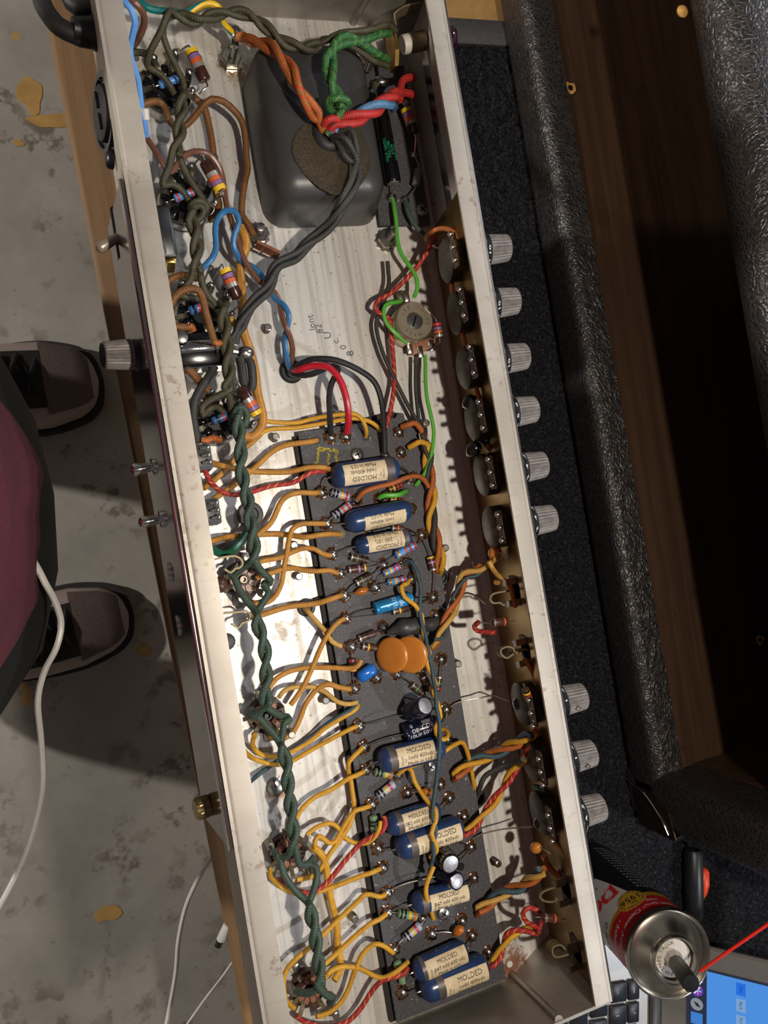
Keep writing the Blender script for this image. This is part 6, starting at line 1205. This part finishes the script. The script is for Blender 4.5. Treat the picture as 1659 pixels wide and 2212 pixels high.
def shoe(toe, heel, wd, blue=False):
    d_ = (heel-toe); L_ = d_.length; d_.normalize(); s_ = V(-d_.y, d_.x, 0)
    st = [(0,.06,.016),(.012,.36,.024),(.03,.56,.032),(.06,.72,.040),(.10,.84,.046),(.22,1.0,.056),(.36,1.0,.066),(.50,.90,.082),(.62,.80,.094),(.74,.74,.100),(.88,.72,.096),(.97,.56,.090),(1,.35,.080)]
    def upper(k, grow=1.0, zk=1.0, st0=0, st1=None):
        vs = []; rows_ = st[st0:st1]
        for f, w_, h_ in rows_:
            for i in range(13):
                a = math.pi*i/12; ex = .62
                y_ = math.copysign(abs(math.cos(a))**ex, math.cos(a)); z_ = abs(math.sin(a))**ex
                vs.append(toe+d_*(f*L_)+s_*(y_*w_*wd/2*grow)+V(0,0,.022+z_*(h_-.012)*zk*grow))
        return vs, [(i*13+j, i*13+j+1, (i+1)*13+j+1, (i+1)*13+j) for i in range(len(rows_)-1) for j in range(12)]
    sp_ = []
    for sgn in (1, -1):
        for f, w_, h_ in (st if sgn == 1 else st[::-1]): sp_.append(toe+d_*(f*L_*1.015-.006)+s_*(sgn*(w_*wd/2+.005)))
    mb = MB(); sp_ = spline(sp_+[sp_[0]], .006)[:-1]; mb.extr([p+V(0,0,0) for p in sp_], V(0,0,.022))
    so = mb.build('sole', SOLE, pr_, 60)
    v_, f_2 = upper(1); sh = MB().add(v_, f_2).build('shoe', SHOE, pr_, 80)
    v_, f_2 = upper(1, 1.012, 1.02, 2, 6); pn = [f for i, f in enumerate(f_2) if 3 <= i % 12 <= 9]; MB().add(v_, pn).build('toe_panel', SHOED, sh, 80)
    v_, f_2 = upper(1, 1.02, 1.03, 5, 10); MB().add(v_, [f for i, f in enumerate(f_2) if 4 <= i % 12 <= 7]).build('tongue', SOLE, sh, 80)
    for i in range(5):
        f = .23+.075*i; c = toe+d_*(f*L_)+V(0,0,.018+.054+.0105*i); g = .030
        MB().tube(spline([c+s_*g-V(0,0,.010), c+d_*.010+V(0,0,.004), c+d_*.022-s_*g-V(0,0,.010)]), .0035, 6).build('lace', LACE, sh); MB().tube(spline([c-s_*g-V(0,0,.010), c+d_*.010+V(0,0,.006), c+d_*.022+s_*g-V(0,0,.010)]), .0035, 6).build('lace', LACE, sh)
    if blue: 
        for i in (0, 1): MB().obox(toe+d_*(L_*.44)+s_*(-wd*.37+i*.012)+V(0,0,.072-.0*i), (.012,.0045,.002), ((d_*.8+s_*(.5 if i else -.5)).normalized(), s_, V(0,0,1)), .001).build('stripe', SBLUE, sh)
shoe(V(.004,.240,ZF), V(-.285,.236,ZF), .108, True); shoe(V(-.006,-.066,ZF), V(-.295,-.085,ZF), .100)
# ---------------------------------------------------------------- cables by the bench
tag(MB().tube(spline(PP([(30,1185,-.03),(62,1200,-.022),(84,1232,-.02),(98,1260,-.02),(118,1296,-.03),(132,1345,-.04),(122,1398,-.04),(96,1450,-.05),(82,1515,-.06),(89,1600,-.08),(92,1690,-.10),(80,1760,-.12),(56,1840,-.14),(24,1910,-.16),(-20,1990,-.18)]), .004), .0017).build('charging_cable', WHITEC), 'white cable hanging in front of the maroon top and off to the lower left', 'cable')
tag(MB().tube(spline(PP([(476,1806,-.205),(464,1838,-.21),(430,1895,-.22),(402,1958,-.24),(386,2030,-.25),(380,2100,-.26),(366,2180,-.27),(350,2260,-.28)]), .004), .0018).build('power_cable', WHITEC), 'white cable drooping over the bench edge near the bottom', 'cable')
tag(MB().tube(spline(PP([(512,2064,-.225),(480,2110,-.23),(440,2162,-.23),(395,2225,-.26)]), .004), .0009).build('thin_cable', WHITEC), 'thinnest pale cable slanting out from under the bench edge at the bottom', 'cable')
t = thing('cable_plug', 'small white cable plug with a dark end lying at the bench edge', 'plug', P(480,2015,-.19)); a, b = P(492,1996,-.188), P(470,2044,-.192)
MB().lathe(a, (b-a).normalized(), [(0,.002),(.001,.003),((b-a).length*.7,.0032),((b-a).length*.75,.0025)], 14).build('grip', WHITEC, t); MB().lathe(a+(b-a)*.74, (b-a).normalized(), [(0,.0026),((b-a).length*.26,.0026)], 12).build('dark_end', BLACKMATT, t)
t = thing('mains_cable', 'thick black mains cable looping out of the back wall at the top left', 'cable', P(150,40,.02))
MB().tube(spline(PP([(215,70,.030),(190,84,.030),(160,74,.030),(128,58,.030),(104,30,.028),(90,0,.02),(84,-40,.0),(80,-100,-.04)])), .0042, 12).build('sheath', RUBBER, t); MB().lathe(P(215,72,.030), NB, [(-.003,.0078),(.002,.0078),(.006,.0062),(.012,.0050)], 20).build('strain_relief', BLACKMATT, t)
MB().tube(spline(PP([(240,-14,.030),(200,6,.032),(168,16,.030),(150,-8,.028),(140,-50,.02)])), .0042, 12).build('sheath', RUBBER, t)
# ---------------------------------------------------------------- walls of the room, out of the picture
WALL = plain('painted_wall', '8d8983', .8, 0, .05, 5)
for nm, lo, hi in (('wall_left',(-2.25,-2.2,ZF),(-2.2,2.2,1.9)),('wall_right',(2.2,-2.2,ZF),(2.25,2.2,1.9)),('wall_back',(-2.2,2.2,ZF),(2.2,2.25,1.9)),('wall_front',(-2.2,-2.25,ZF),(2.2,-2.2,1.9))): struct(nm, MB().box(lo, hi), WALL, smooth=False)
